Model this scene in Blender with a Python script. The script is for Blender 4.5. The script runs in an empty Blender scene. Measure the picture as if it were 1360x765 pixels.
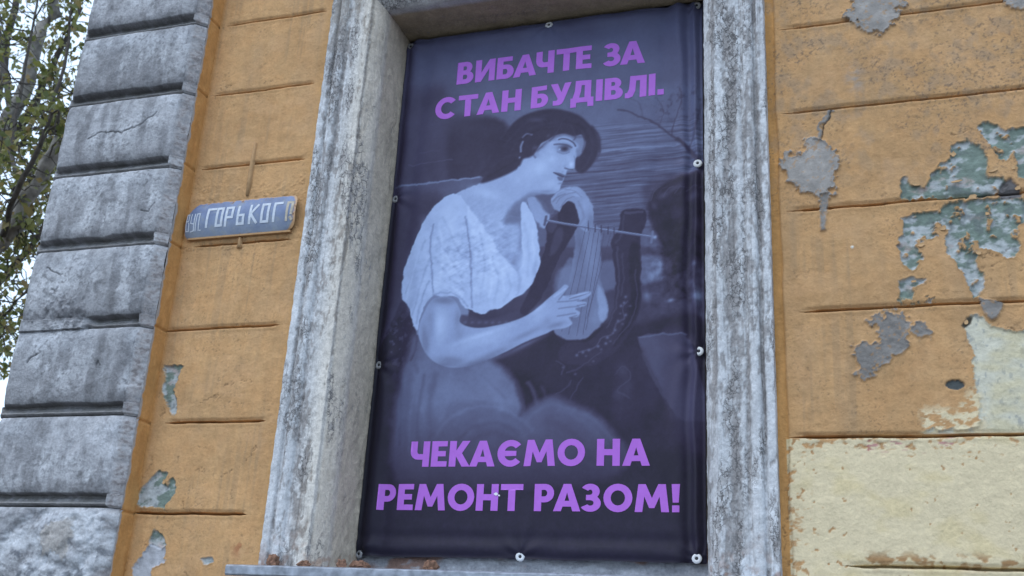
import bpy, bmesh, math, random
import numpy as np
from mathutils import Matrix, Vector, geometry

scene = bpy.context.scene
C = scene.collection
R = math.radians

# ------------------------------------------------------------------ camera
CAM = np.array([0., -3.5, 1.6])
RIGHT = np.array([.94933698, .30940733, .05501271])
UP = np.array([.05709463, -.34195348, .93798082])
FWD = np.array([-.30902993, .88731895, .34229458])
FPX = 1405.59                                    # focal length in pixels of the 1360 wide photograph
cd = bpy.data.cameras.new('camera'); cam = bpy.data.objects.new('camera', cd); C.objects.link(cam)
cd.sensor_width = 36; cd.lens = 36 * FPX / 1360; cd.clip_end = 1000; cd.clip_start = .05
cam.matrix_world = Matrix([[RIGHT[i], UP[i], -FWD[i], CAM[i]] for i in range(3)] + [[0, 0, 0, 1]])
cd.dof.use_dof = True; cd.dof.focus_distance = 4.1; cd.dof.aperture_fstop = 5.6
scene.camera = cam
scene.render.resolution_x, scene.render.resolution_y = 1024, 576

# ------------------------------------------------------------------ sky, sun, exposure
SUN_EL, SUN_AZ = 58, 215                         # azimuth measured clockwise from +Y
w = bpy.data.worlds.new('World'); scene.world = w; w.use_nodes = True
nt = w.node_tree; bg = nt.nodes['Background']
sky = nt.nodes.new('ShaderNodeTexSky'); sky.sky_type = 'NISHITA'; sky.sun_disc = False
sky.sun_elevation = R(SUN_EL); sky.sun_rotation = R(SUN_AZ); sky.air_density = 1.0; sky.dust_density = 2.0; sky.ozone_density = 1.5
hs = nt.nodes.new('ShaderNodeHueSaturation'); hs.inputs['Saturation'].default_value = .95
oc = nt.nodes.new('ShaderNodeMix'); oc.data_type = 'RGBA'; oc.inputs[0].default_value = .72      # an even overcast layer over the clear sky
oc.inputs[7].default_value = (5.2, 6.5, 8.2, 1)
nt.links.new(sky.outputs[0], hs.inputs['Color']); nt.links.new(hs.outputs[0], oc.inputs[6]); nt.links.new(oc.outputs[2], bg.inputs['Color'])
bg.inputs['Strength'].default_value = .14
sl = bpy.data.lights.new('sun', 'SUN'); sun = bpy.data.objects.new('sun', sl); C.objects.link(sun)
sl.energy = .5; sl.angle = R(60); sl.color = (1, .985, .96)
sd_ = Vector((math.sin(R(SUN_AZ)) * math.cos(R(SUN_EL)), math.cos(R(SUN_AZ)) * math.cos(R(SUN_EL)), math.sin(R(SUN_EL))))
sun.rotation_euler = sd_.to_track_quat('Z', 'Y').to_euler()
scene.view_settings.view_transform = 'Standard'; scene.view_settings.look = 'None'
scene.view_settings.gamma = 1; scene.view_settings.use_curve_mapping = False
scene.view_settings.exposure = 0.8

# ------------------------------------------------------------------ helpers
def at(px, py, y):
    """An image pixel position, cast through the camera, as (x, z) on the plane at depth y."""
    d = RIGHT * (px - 680) + UP * (382.5 - py) + FWD * FPX
    t = (y - CAM[1]) / d[1]
    return CAM[0] + d[0] * t, CAM[2] + d[2] * t
def tag(o, label=None, cat=None, group=None, kind=None):
    for k, v in (('label', label), ('category', cat), ('group', group), ('kind', kind)):
        if v: o[k] = v
    return o
def empty(name, loc=(0, 0, 0)):
    o = bpy.data.objects.new(name, None); C.objects.link(o); o.location = loc; return o
def link(name, me, mat, parent=None):
    o = bpy.data.objects.new(name, me); C.objects.link(o)
    if mat: me.materials.append(mat)
    if parent:
        o.parent = parent; o.location = -Vector(parent.location)      # meshes are modelled in world metres
        p = parent.parent
        if p: o.location = (0, 0, 0)
    return o
def grid(name, X, Y, Z, col, mat, parent=None, crk=None, flip=False, smooth=True):
    """Rows run up, columns run along; colour and crackle are per vertex."""
    n, m = X.shape
    co = np.stack([X, Y, Z], -1).reshape(-1, 3).astype(np.float32)
    i = np.arange(n * m).reshape(n, m)
    q = np.stack([i[:-1, :-1], i[:-1, 1:], i[1:, 1:], i[1:, :-1]], -1).reshape(-1, 4)
    if flip: q = q[:, ::-1]
    me = bpy.data.meshes.new(name)
    me.vertices.add(n * m); me.vertices.foreach_set('co', co.ravel())
    me.loops.add(q.size); me.loops.foreach_set('vertex_index', q.ravel().astype(np.int32))
    me.polygons.add(len(q)); me.polygons.foreach_set('loop_start', np.arange(0, q.size, 4, dtype=np.int32))
    me.polygons.foreach_set('loop_total', np.full(len(q), 4, dtype=np.int32))
    me.polygons.foreach_set('use_smooth', np.full(len(q), smooth))
    me.update(calc_edges=True)
    a = me.color_attributes.new('Col', 'FLOAT_COLOR', 'POINT')
    a.data.foreach_set('color', np.concatenate([col.reshape(-1, 3), np.ones((n * m, 1))], 1).astype(np.float32).ravel())
    if crk is not None:
        b = me.attributes.new('Crackle', 'FLOAT', 'POINT'); b.data.foreach_set('value', crk.astype(np.float32).ravel())
    return link(name, me, mat, parent)
def bm_obj(name, bm, mat, parent=None, smooth=False):
    me = bpy.data.meshes.new(name)
    if smooth:
        for f in bm.faces: f.smooth = True
    bm.to_mesh(me); bm.free(); return link(name, me, mat, parent)
def add_box(bm, a, b, bev=0):
    r = bmesh.ops.create_cube(bm, size=1)
    a, b = Vector(a), Vector(b)
    for v in r['verts']: v.co = Vector((a[k] + (b[k] - a[k]) * (v.co[k] + .5) for k in range(3)))
    if bev: bmesh.ops.bevel(bm, geom=list({e for v in r['verts'] for e in v.link_edges}), offset=bev, segments=2, affect='EDGES')

# ------------------------------------------------------------------ noise
def _tab(seed): return np.random.RandomState(seed).rand(256, 256)
def vnoise(x, y, seed):
    t = _tab(seed); xi = np.floor(x).astype(int); yi = np.floor(y).astype(int); fx = x - xi; fy = y - yi
    fx = fx * fx * (3 - 2 * fx); fy = fy * fy * (3 - 2 * fy); a = xi & 255; b = yi & 255; a1 = (a + 1) & 255; b1 = (b + 1) & 255
    return (t[a, b] * (1 - fx) + t[a1, b] * fx) * (1 - fy) + (t[a, b1] * (1 - fx) + t[a1, b1] * fx) * fy
def fbm(x, y, seed, octaves=4):
    s = 0; w = 0; a = 1.
    for k in range(octaves):
        c, n = math.cos(.65 + 1.1 * k), math.sin(.65 + 1.1 * k)          # each octave turned, so the lattice does not show
        s = s + a * vnoise((x * c - y * n) * 2.03 ** k + 17.3 * k, (x * n + y * c) * 2.03 ** k + 9.1 * k, seed + k); w += a; a *= .5
    return s / w

# ------------------------------------------------------------------ materials
def nodes(name):
    m = bpy.data.materials.new(name); m.use_nodes = True; t = m.node_tree
    return m, t, t.nodes['Principled BSDF'], t.nodes.new, t.links.new
def coat(name, rough=.9, grain=.22, gscale=160, bump=.25, bdist=.004, crack=False, spec=.25):
    """Painted or limewashed surface: per-vertex layer colour, fine grain, pores and optional crackle."""
    m, t, b, N, K = nodes(name)
    at_ = N('ShaderNodeAttribute'); at_.attribute_name = 'Col'
    tc = N('ShaderNodeTexCoord')
    n1 = N('ShaderNodeTexNoise'); n1.inputs['Scale'].default_value = gscale; n1.inputs['Detail'].default_value = 5; n1.inputs['Roughness'].default_value = .7
    n2 = N('ShaderNodeTexNoise'); n2.inputs['Scale'].default_value = 22; n2.inputs['Detail'].default_value = 6; n2.inputs['Roughness'].default_value = .65
    for n in (n1, n2): K(tc.outputs['Object'], n.inputs['Vector'])
    r1 = N('ShaderNodeMapRange'); r1.inputs[1].default_value = .25; r1.inputs[2].default_value = .75; r1.inputs[3].default_value = 1 - grain; r1.inputs[4].default_value = 1 + grain * .7
    K(n1.outputs[0], r1.inputs[0])
    r2 = N('ShaderNodeMapRange'); r2.inputs[1].default_value = .3; r2.inputs[2].default_value = .7; r2.inputs[3].default_value = 1 - grain * .55; r2.inputs[4].default_value = 1 + grain * .4
    K(n2.outputs[0], r2.inputs[0])
    mu = N('ShaderNodeMath'); mu.operation = 'MULTIPLY'; K(r1.outputs[0], mu.inputs[0]); K(r2.outputs[0], mu.inputs[1])
    vm = N('ShaderNodeVectorMath'); vm.operation = 'SCALE'; K(at_.outputs['Color'], vm.inputs[0]); K(mu.outputs[0], vm.inputs['Scale'])
    colour = vm.outputs[0]
    ad = N('ShaderNodeMath'); ad.operation = 'MULTIPLY_ADD'; K(n2.outputs[0], ad.inputs[0]); ad.inputs[1].default_value = 1.5; K(n1.outputs[0], ad.inputs[2]); h = ad.outputs[0]
    if crack:
        ck = N('ShaderNodeAttribute'); ck.attribute_name = 'Crackle'
        mp = N('ShaderNodeMapping'); mp.inputs['Scale'].default_value = (1.7, 1.5, .75); K(tc.outputs['Object'], mp.inputs[0])
        mx = N('ShaderNodeMix'); mx.data_type = 'VECTOR'; mx.inputs[0].default_value = .09
        K(mp.outputs[0], mx.inputs[4]); K(n2.outputs['Color'], mx.inputs[5])
        vo = N('ShaderNodeTexVoronoi'); vo.feature = 'DISTANCE_TO_EDGE'; vo.inputs['Scale'].default_value = 34; K(mx.outputs[1], vo.inputs['Vector'])
        rg = N('ShaderNodeMapRange'); rg.inputs[1].default_value = .015; rg.inputs[2].default_value = .085; rg.inputs[3].default_value = 1; rg.inputs[4].default_value = 0; K(vo.outputs[0], rg.inputs[0])
        # chips through the whitewash to the render below
        mq = N('ShaderNodeMapping'); mq.inputs['Scale'].default_value = (1.6, 1.6, .55); K(tc.outputs['Object'], mq.inputs[0])
        nc = N('ShaderNodeTexNoise'); nc.inputs['Scale'].default_value = 38; nc.inputs['Detail'].default_value = 8; nc.inputs['Roughness'].default_value = .72; K(mq.outputs[0], nc.inputs['Vector'])
        th = N('ShaderNodeMath'); th.operation = 'MULTIPLY_ADD'; K(ck.outputs['Fac'], th.inputs[0]); th.inputs[1].default_value = .16; K(nc.outputs[0], th.inputs[2])
        cr = N('ShaderNodeMapRange'); cr.inputs[1].default_value = .635; cr.inputs[2].default_value = .675; cr.inputs[3].default_value = 0; cr.inputs[4].default_value = .65; K(th.outputs[0], cr.inputs[0])
        cm = N('ShaderNodeMix'); cm.data_type = 'RGBA'; K(cr.outputs[0], cm.inputs[0]); K(colour, cm.inputs[6]); cm.inputs[7].default_value = (.33, .315, .31, 1); colour = cm.outputs[2]
        hc = N('ShaderNodeMath'); hc.operation = 'MULTIPLY_ADD'; K(cr.outputs[0], hc.inputs[0]); hc.inputs[1].default_value = -.7; K(h, hc.inputs[2]); h = hc.outputs[0]
        mm = N('ShaderNodeMath'); mm.operation = 'MULTIPLY'; K(rg.outputs[0], mm.inputs[0]); K(ck.outputs['Fac'], mm.inputs[1])
        mc = N('ShaderNodeMix'); mc.data_type = 'RGBA'; K(mm.outputs[0], mc.inputs[0]); K(colour, mc.inputs[6]); mc.inputs[7].default_value = (.13, .125, .125, 1); colour = mc.outputs[2]
        sb = N('ShaderNodeMath'); sb.operation = 'MULTIPLY_ADD'; K(mm.outputs[0], sb.inputs[0]); sb.inputs[1].default_value = -1.6; K(h, sb.inputs[2]); h = sb.outputs[0]
    K(colour, b.inputs['Base Color'])
    b.inputs['Roughness'].default_value = rough; b.inputs['Specular IOR Level'].default_value = spec
    bp = N('ShaderNodeBump'); bp.inputs['Strength'].default_value = bump; bp.inputs['Distance'].default_value = bdist; K(h, bp.inputs['Height']); K(bp.outputs[0], b.inputs['Normal'])
    return m
def plain(name, col, rough=.6, metal=0, var=.15, scale=60, bump=.1, spec=.4):
    m, t, b, N, K = nodes(name)
    tc = N('ShaderNodeTexCoord'); n = N('ShaderNodeTexNoise'); n.inputs['Scale'].default_value = scale; n.inputs['Detail'].default_value = 5; K(tc.outputs['Object'], n.inputs['Vector'])
    r = N('ShaderNodeValToRGB'); K(n.outputs[0], r.inputs[0])
    r.color_ramp.elements[0].position = .3; r.color_ramp.elements[1].position = .7
    r.color_ramp.elements[0].color = (*[c * (1 - var) for c in col], 1); r.color_ramp.elements[1].color = (*[min(1, c * (1 + var)) for c in col], 1)
    K(r.outputs[0], b.inputs['Base Color']); b.inputs['Roughness'].default_value = rough; b.inputs['Metallic'].default_value = metal; b.inputs['Specular IOR Level'].default_value = spec
    bp = N('ShaderNodeBump'); bp.inputs['Strength'].default_value = bump; bp.inputs['Distance'].default_value = .002; K(n.outputs[0], bp.inputs['Height']); K(bp.outputs[0], b.inputs['Normal'])
    return m
M_WALL = coat('ochre_limewash', .92, .13, 80, .5, .006)
M_STONE = coat('cement_render', .95, .3, 95, .7, .006)
M_JAMB = coat('flaking_whitewash', .9, .26, 130, .5, .005, crack=True)
M_CLOTH = coat('banner_vinyl', .55, .035, 260, .05, .001, spec=.22)
M_LETTER = plain('violet_ink', (.43, .145, .62), .55, 0, .04, 40, .03, .22)
M_WASHER = plain('white_plastic', (.72, .74, .76), .35, 0, .06, 90, .02, .5)
M_SCREW = plain('dark_screw', (.03, .03, .035), .45, .6, .3)
M_SHEET = plain('galvanised_sheet', (.30, .33, .38), .5, .35, .35, 35, .25)
M_BRICK = plain('broken_brick', (.21, .115, .075), .95, 0, .45, 70, .6)
M_BARK = plain('pale_bark', (.19, .175, .155), .9, 0, .55, 9, .5)
M_TWIG = plain('dark_twig_bark', (.055, .047, .04), .9, 0, .4, 20, .4)
M_OCHRE = plain('ochre_overpaint', (.42, .255, .125), .9, 0, .12, 60, .3)
M_FLAKE = plain('ochre_flake', (.43, .27, .135), .85, 0, .12, 50, .2)
M_PLASTER = plain('ochre_plaster_far', (.42, .255, .125), .92, 0, .15, 6, .3)
M_DARK = plain('rough_masonry', (.22, .19, .16), .95, 0, .3, 20, .4)
M_ROOF = plain('roof_sheet', (.16, .15, .15), .6, .2, .2, 5, .1)
M_GROUND = plain('asphalt', (.11, .105, .1), .9, 0, .3, 14, .4)
M_LETW = plain('white_enamel_letter', (.52, .57, .64), .5, 0, .12, 60, .1)
def leafmat(name, c1, c2, c3):
    m, t, b, N, K = nodes(name)
    oi = N('ShaderNodeAttribute'); oi.attribute_name = 'Tint'
    r = N('ShaderNodeValToRGB'); K(oi.outputs['Fac'], r.inputs[0])
    e = r.color_ramp.elements; e[0].color = (*c1, 1); e[1].color = (*c3, 1); e.new(.55).color = (*c2, 1)
    K(r.outputs[0], b.inputs['Base Color']); b.inputs['Roughness'].default_value = .55
    tr = N('ShaderNodeBsdfTranslucent'); K(r.outputs[0], tr.inputs[0]); mx = N('ShaderNodeMixShader'); mx.inputs[0].default_value = .4
    K(b.outputs[0], mx.inputs[1]); K(tr.outputs[0], mx.inputs[2]); K(mx.outputs[0], t.nodes['Material Output'].inputs[0])
    return m
M_LEAF = leafmat('autumn_leaves', (.09, .11, .03), (.20, .20, .055), (.24, .17, .07))

# ---- printed picture on the banner: painted in numpy, in print units (1 unit ~ 1/384 m) ----
class Print:
    """A tone map over the banner; shapes are laid on it back to front."""
    def __init__(s, U, V, conv):
        s.U, s.V, s.cv = U, V, conv
        s.T = np.full(U.shape, .3); s.wu = s.wv = np.zeros(U.shape)
    def pts(s, P): return np.array([s.cv(*q) for q in P], float)
    @staticmethod
    def smooth(P, closed=True, n=5):
        m = len(P); out = []
        for i in range(m if closed else m - 1):
            g = (lambda k: P[k % m]) if closed else (lambda k: P[min(max(k, 0), m - 1)])
            a, b, c, d = g(i - 1), g(i), g(i + 1), g(i + 2)
            for t in np.arange(n) / n:
                out.append(.5 * (2 * b + (c - a) * t + (2 * a - 5 * b + 4 * c - d) * t * t + (3 * b - a - 3 * c + d) * t ** 3))
        if not closed: out.append(P[-1])
        return np.array(out)
    def box(s, P, pad):
        return (slice(*np.clip(np.searchsorted(s.V[:, 0], [P[:, 1].min() - pad, P[:, 1].max() + pad]), 0, s.V.shape[0])),
                slice(*np.clip(np.searchsorted(s.U[0], [P[:, 0].min() - pad, P[:, 0].max() + pad]), 0, s.U.shape[1])))
    def sd(s, P, b, closed=True):
        x, y = s.U[b] + s.wu[b], s.V[b] + s.wv[b]; d = np.full(x.shape, 1e9); ins = np.zeros(x.shape, bool)
        n = len(P)
        for i in range(n if closed else n - 1):
            ax, ay = P[i]; bx, by = P[(i + 1) % n]; ex, ey = bx - ax, by - ay
            t = np.clip(((x - ax) * ex + (y - ay) * ey) / (ex * ex + ey * ey + 1e-9), 0, 1)
            d = np.minimum(d, (x - ax - t * ex) ** 2 + (y - ay - t * ey) ** 2)
            if closed:
                c = (ay > y) != (by > y)
                ins ^= c & (x < ex * (y - ay) / (ey if abs(ey) > 1e-9 else 1e-9) + ax)
        d = np.sqrt(d)
        return np.where(ins, -d, d) if closed else d
    def put(s, b, m, v): s.T[b] += (v - s.T[b]) * m
    def fill(s, P, v, blur=1.2, op=1., sm=True):
        P = s.pts(P); P = s.smooth(P) if sm else P
        b = s.box(P, blur * 2 + 2); d = s.sd(P, b)
        m = np.clip(.5 - d / (2 * blur), 0, 1); m = m * m * (3 - 2 * m)
        s.put(b, m * op, v)
    def line(s, P, w, v, blur=1., op=1., w1=None):
        P = s.smooth(s.pts(P), False)
        b = s.box(P, w + blur * 2 + 2); d = s.sd(P, b, False)
        m = np.clip(.5 - (d - w / 2) / (2 * blur), 0, 1)
        s.put(b, m * m * (3 - 2 * m) * op, v)
    def blob(s, c, rx, ry, v, op=.5, rot=0):
        c = s.cv(*c); r = max(rx, ry) * 2.4
        b = s.box(np.array([c, c]), r)
        x, y = s.U[b] - c[0], s.V[b] - c[1]; a = math.radians(rot)
        x, y = x * math.cos(a) + y * math.sin(a), -x * math.sin(a) + y * math.cos(a)
        s.put(b, np.exp(-1.2 * ((x / rx) ** 2 + (y / ry) ** 2)) * op, v)

def paint_picture(U, V, conv):
    """U right, V up; conv maps image pixel positions, cast onto the banner plane, to (U, V)."""
    p = Print(U, V, conv); F, L, B = p.fill, p.line, p.blob
    wu, wv = (fbm(U / 11, V / 11, 36, 3) - .5) * 5, (fbm(U / 11, V / 11, 38, 3) - .5) * 5      # brushy, uneven edges except on the face
    fx, fy = conv(745, 225); wk = 1 - .9 * np.exp(-(((U - fx) / 45) ** 2 + ((V - fy) / 48) ** 2))
    p.wu, p.wv = wu * wk, wv * wk
    N1 = fbm(U / 40, V / 40, 31, 4); N2 = fbm(U / 60, V / 2.4, 32, 3); N3 = fbm(U / 7, V / 7, 33, 3); N4 = fbm(U / 2.2, V / 2.2, 34, 2)
    vt = (V - V.min()) / (V.max() - V.min())
    p.T[:] = np.interp(vt, [0, .08, .2, .35, .55, .7, .85, 1], [.16, .165, .18, .2, .3, .36, .36, .25])
    # sky and water
    F([(535, 40), (940, -20), (940, 215), (790, 215), (640, 245), (520, 255)], .37, 10, sm=False)
    F([(640, 150), (760, 125), (940, 110), (940, 205), (790, 212), (650, 230)], .41, 14, sm=False)
    F([(770, 212), (945, 196), (945, 330), (700, 330), (700, 250)], .37, 3, sm=False)
    m = np.clip((N2 - .5) * 3.2, -.8, 1)
    x0, y0 = conv(700, 330); x1, y1 = conv(700, 180)
    w = np.clip((V - y0) / 30, 0, 1) * np.clip((y1 - V) / 12 + .4, 0, 1) * np.clip((U - conv(720, 250)[0]) / 40, 0, 1)
    p.T += m * .075 * w
    L([(790, 206), (840, 200), (900, 195), (940, 192)], 2.2, .52, 1.6, .75)
    L([(800, 218), (850, 214), (905, 208)], 1, .5, 1.2, .45)
    for a, b_, y, o in [(800, 900, 232, .3), (790, 860, 246, .3), (820, 915, 226, .3), (795, 850, 268, .35), (800, 860, 280, .4), (810, 845, 256, .3)]:
        L([(a, y), ((a + b_) / 2, y - 3), (b_, y - 7)], 1.2, .52, 1.3, o)
    # dark rocks and the parapet behind the shoulder
    F([(541, 130), (590, 120), (615, 165), (640, 190), (648, 243), (524, 252), (530, 180)], .26, 26, .8)
    F([(604, 158), (650, 158), (672, 178), (640, 200), (630, 240), (600, 244), (596, 190)], .215, 12, .9); F([(602, 175), (650, 160), (676, 172), (664, 210), (648, 240), (604, 244)], .21, 7, .95)
    L([(545, 222), (580, 218), (602, 214)], 1.4, .42, 1.3, .5); L([(560, 205), (585, 202)], 1.2, .38, 1.5, .4)
    F([(524, 250), (645, 238), (640, 262), (600, 275), (560, 320), (535, 400), (505, 470), (510, 380)], .34, 2, sm=False)
    F([(515, 275), (590, 266), (560, 310), (540, 380), (530, 410), (500, 440)], .22, 16, .85)
    L([(526, 250), (580, 244), (642, 238)], 3, .52, 1.4, .85)
    # tree, upper right
    L([(936, 222), (915, 200), (893, 183), (870, 166), (838, 152), (822, 148)], 3.2, .27, 1.6, .8)
    L([(935, 232), (918, 203), (900, 188)], 7, .24, 2.5, .8)
    L([(893, 183), (898, 160), (906, 138), (905, 120)], 2.2, .28, 1.5, .7); L([(876, 170), (882, 150), (874, 132)], 1.8, .3, 1.4, .6)
    L([(916, 200), (925, 170), (932, 140)], 3, .28, 2, .6); L([(855, 158), (850, 140), (838, 132)], 1.6, .3, 1.5, .5)
    p.put((slice(None), slice(None)), np.clip((N3 - .52) * 4, 0, 1) * np.exp(-(((U - conv(905, 140)[0]) / 55) ** 2 + ((V - conv(905, 140)[1]) / 34) ** 2)) * .75, .26)
    # far bank, bushes to the right
    F([(790, 345), (830, 335), (868, 338), (900, 335), (940, 338), (940, 450), (700, 450), (720, 380)], .26, 5, .95)
    F([(745, 360), (790, 350), (830, 345), (865, 340), (892, 348), (882, 372), (840, 382), (790, 392), (740, 400)], .42, 5, .85)
    F([(866, 262), (880, 248), (905, 236), (936, 238), (937, 345), (905, 352), (885, 335), (872, 310), (862, 285)], .19, 4)
    for c, rx, ry, o in [((882, 262), 9, 5, .5), ((898, 252), 12, 4, .5), ((922, 262), 10, 8, .55), ((900, 285), 10, 10, .28), ((928, 300), 8, 12, .3), ((870, 276), 5, 8, .4)]: B(c, rx, ry, .5, o, 25)
    for k in range(9):
        a = 865 + k * 8; L([(a, 268 - k * 2), (a + 6, 256 - k), (a + 14, 250)], 1.3, .48 - .2 * (k % 2), 1.1, .5)
    for c, rx, ry, o in [((882, 352), 9, 5, .8), ((876, 362), 12, 5, .5), ((922, 352), 7, 5, .7), ((927, 395), 7, 9, .75), ((930, 420), 6, 8, .6), ((893, 400), 9, 3, .6), ((915, 375), 8, 5, .45), ((860, 395), 8, 10, .45), ((905, 425), 9, 4, .4), ((866, 370), 7, 5, .5)]: B(c, rx, ry, .62, o, 15)
    F([(895, 300), (915, 300), (920, 350), (915, 395), (890, 395), (880, 345)], .18, 5, .7)
    p.T += (N3 - .5) * .16 * np.clip((U - conv(850, 350)[0]) / 20, 0, 1) * np.exp(-((V - conv(900, 360)[1]) / 75) ** 2)
    # stone seat, lower right
    F([(700, 440), (845, 430), (938, 425), (938, 610), (840, 610), (650, 610), (640, 480)], .175, 9)
    F([(848, 449), (862, 444), (910, 444), (917, 452), (928, 492), (937, 525), (937, 560), (905, 560), (872, 515), (856, 478)], .315, 2, .95, sm=False)
    F([(880, 450), (912, 447), (930, 520), (935, 600), (890, 560)], .27, 12, .7)
    L([(850, 449), (880, 445), (912, 445)], 2, .41, 1.4, .8); L([(852, 465), (872, 505), (895, 560)], 2, .25, 1.6, .7)
    F([(810, 500), (840, 465), (855, 470), (880, 530), (905, 590), (830, 590)], .2, 8, .75)
    for c in [(828, 493), (835, 515), (822, 525)]: B(c, 8, 10, .28, .5)
    L([(818, 500), (828, 488), (838, 500), (830, 512), (822, 520), (836, 530)], 1.8, .3, 1.5, .6)
    # patterned cushion, lower left
    F([(500, 478), (520, 440), (548, 402), (560, 425), (552, 450), (525, 485), (520, 560), (500, 580), (492, 540)], .19, 3)
    p.put((slice(None), slice(None)), np.clip((N3 - .55) * 6, 0, 1) * np.exp(-(((U - conv(527, 455)[0]) / 20) ** 2 + ((V - conv(527, 455)[1]) / 40) ** 2)), .33)
    # skirt
    F([(560, 440), (545, 470), (530, 520), (523, 570), (522, 620), (540, 660), (600, 668), (720, 655), (800, 640), (838, 610), (818, 580), (790, 552), (760, 540), (738, 530), (715, 537), (698, 548), (690, 515), (672, 492), (655, 482), (640, 470), (600, 478)], .40, 9)
    F([(560, 480), (640, 475), (672, 495), (688, 520), (694, 552), (650, 540), (600, 535), (556, 545)], .45, 8, .8)
    F([(600, 555), (640, 535), (690, 545), (720, 570), (740, 620), (620, 640), (570, 620), (580, 575)], .385, 7, .7)
    F([(700, 552), (738, 532), (775, 545), (810, 575), (830, 612), (760, 620), (735, 585)], .36, 12, .8)
    for q, w, v, o in [([(573, 590), (600, 556), (640, 540), (680, 548), (708, 572)], 5, .46, .55), ([(596, 600), (625, 572), (660, 562), (690, 575)], 5, .33, .5), ([(556, 500), (545, 560), (548, 620)], 5, .46, .5), ([(535, 520), (532, 590)], 4, .32, .5),
                       ([(566, 500), (556, 560), (560, 610)], 4, .33, .5), ([(700, 560), (728, 540), (760, 545), (790, 560), (815, 585)], 4, .44, .5), ([(610, 486), (640, 500), (672, 530)], 4, .37, .4), ([(688, 512), (696, 535), (694, 552)], 6, .26, .6),
                       ([(704, 510), (712, 526), (716, 540)], 5, .36, .7), ([(722, 516), (727, 530)], 4, .3, .5), ([(553, 430), (556, 455), (548, 480)], 2.5, .22, .7), ([(560, 455), (553, 480), (556, 496)], 4, .36, .6)]: L(q, w, v, 4, o)
    p.T += (N1 - .5) * .05
    for q, w, v, o in [([(580, 500), (572, 545), (578, 600)], 9, .34, .5), ([(600, 495), (596, 530), (586, 560)], 7, .48, .4), ([(630, 490), (650, 512), (668, 540)], 8, .48, .4), ([(640, 560), (680, 562), (704, 590)], 8, .45, .4), ([(620, 590), (660, 575), (700, 600)], 7, .33, .5), ([(745, 545), (780, 562), (806, 590)], 7, .44, .4), ([(730, 560), (762, 575), (780, 600)], 8, .31, .5), ([(540, 500), (534, 560), (538, 620)], 5, .45, .4)]: L(q, w, v, 6, o)
    # shadow of the lap towards the lower lettering: the print itself fades to dark
    f = np.clip((V - conv(700, 655)[1]) / (conv(700, 545)[1] - conv(700, 655)[1]), 0, 1)
    p.T = np.where(V < conv(700, 545)[1], .165 + (p.T - .165) * f ** .85, p.T)
    # chest and neck
    F([(604, 262), (640, 246), (668, 236), (690, 222), (697, 208), (722, 200), (744, 240), (745, 256), (735, 260), (714, 262), (702, 270), (698, 300), (698, 340), (689, 364), (666, 350), (640, 315), (622, 285)], .615, 1.6)
    B((650, 260), 36, 10, .68, .7, -22); B((690, 240), 16, 10, .66, .5, -30); B((664, 300), 16, 26, .66, .6, -20); B((676, 330), 10, 22, .60, .5)
    F([(735, 261), (716, 263), (703, 270), (697, 284), (696, 306), (690, 300), (672, 300), (676, 286), (688, 272), (704, 262), (722, 258)], .43, 6, .85); B((688, 288), 9, 8, .42, .7, 35); B((694, 320), 5, 22, .52, .7)
    B((684, 350), 7, 12, .52, .6); L([(668, 296), (680, 290), (692, 292)], 3, .50, 3, .5)
    F([(556, 445), (566, 398), (590, 385), (614, 392), (620, 432)], .50, 2)
    # bodice, then the sleeve over it
    F([(612, 264), (619, 272), (640, 297), (661, 331), (682, 357), (689, 362), (695, 349), (695, 315), (693, 276), (698, 272), (706, 280), (713, 297), (718, 336), (720, 362), (710, 378), (697, 391), (684, 400), (668, 410), (653, 413), (645, 419), (626, 414), (610, 396), (608, 330)], .68, 1.5)
    F([(620, 276), (640, 298), (662, 334), (684, 360), (676, 372), (650, 350), (632, 320)], .74, 5, .6); B((656, 372), 22, 14, .75, .6, 15); B((700, 350), 10, 22, .73, .5, -5); B((640, 400), 18, 10, .62, .6); B((690, 385), 14, 8, .62, .6, -30); B((712, 360), 5, 20, .58, .6)
    for q, w, v, o in [([(640, 310), (646, 350), (640, 395)], 4, .60, .5), ([(656, 345), (664, 375), (658, 405)], 4, .61, .5), ([(676, 365), (680, 385), (672, 402)], 4, .60, .5), ([(689, 362), (692, 378), (688, 394)], 3, .58, .6), ([(699, 300), (704, 335), (702, 370)], 4, .62, .5), ([(648, 330), (656, 360), (652, 396)], 3, .78, .5), ([(668, 362), (672, 388)], 3, .77, .5), ([(709, 310), (711, 350)], 4, .76, .5), ([(695, 318), (698, 345), (694, 358)], 2, .76, .5)]: L(q, w, v, 3, o)
    F([(604, 259), (620, 272), (624, 300), (628, 355), (629, 388), (627, 413), (619, 407), (608, 397), (590, 396), (577, 394), (564, 412), (556, 439), (549, 428), (543, 408), (535, 396), (538, 362), (551, 326), (566, 294), (582, 273)], .67, 1.5)
    B((598, 300), 14, 30, .73, .6, 8); B((602, 360), 14, 22, .70, .5); B((552, 370), 9, 30, .60, .6, 8); B((548, 405), 7, 16, .58, .6, -15); B((580, 384), 16, 8, .72, .5); B((570, 300), 10, 16, .62, .5, 35)
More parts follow.
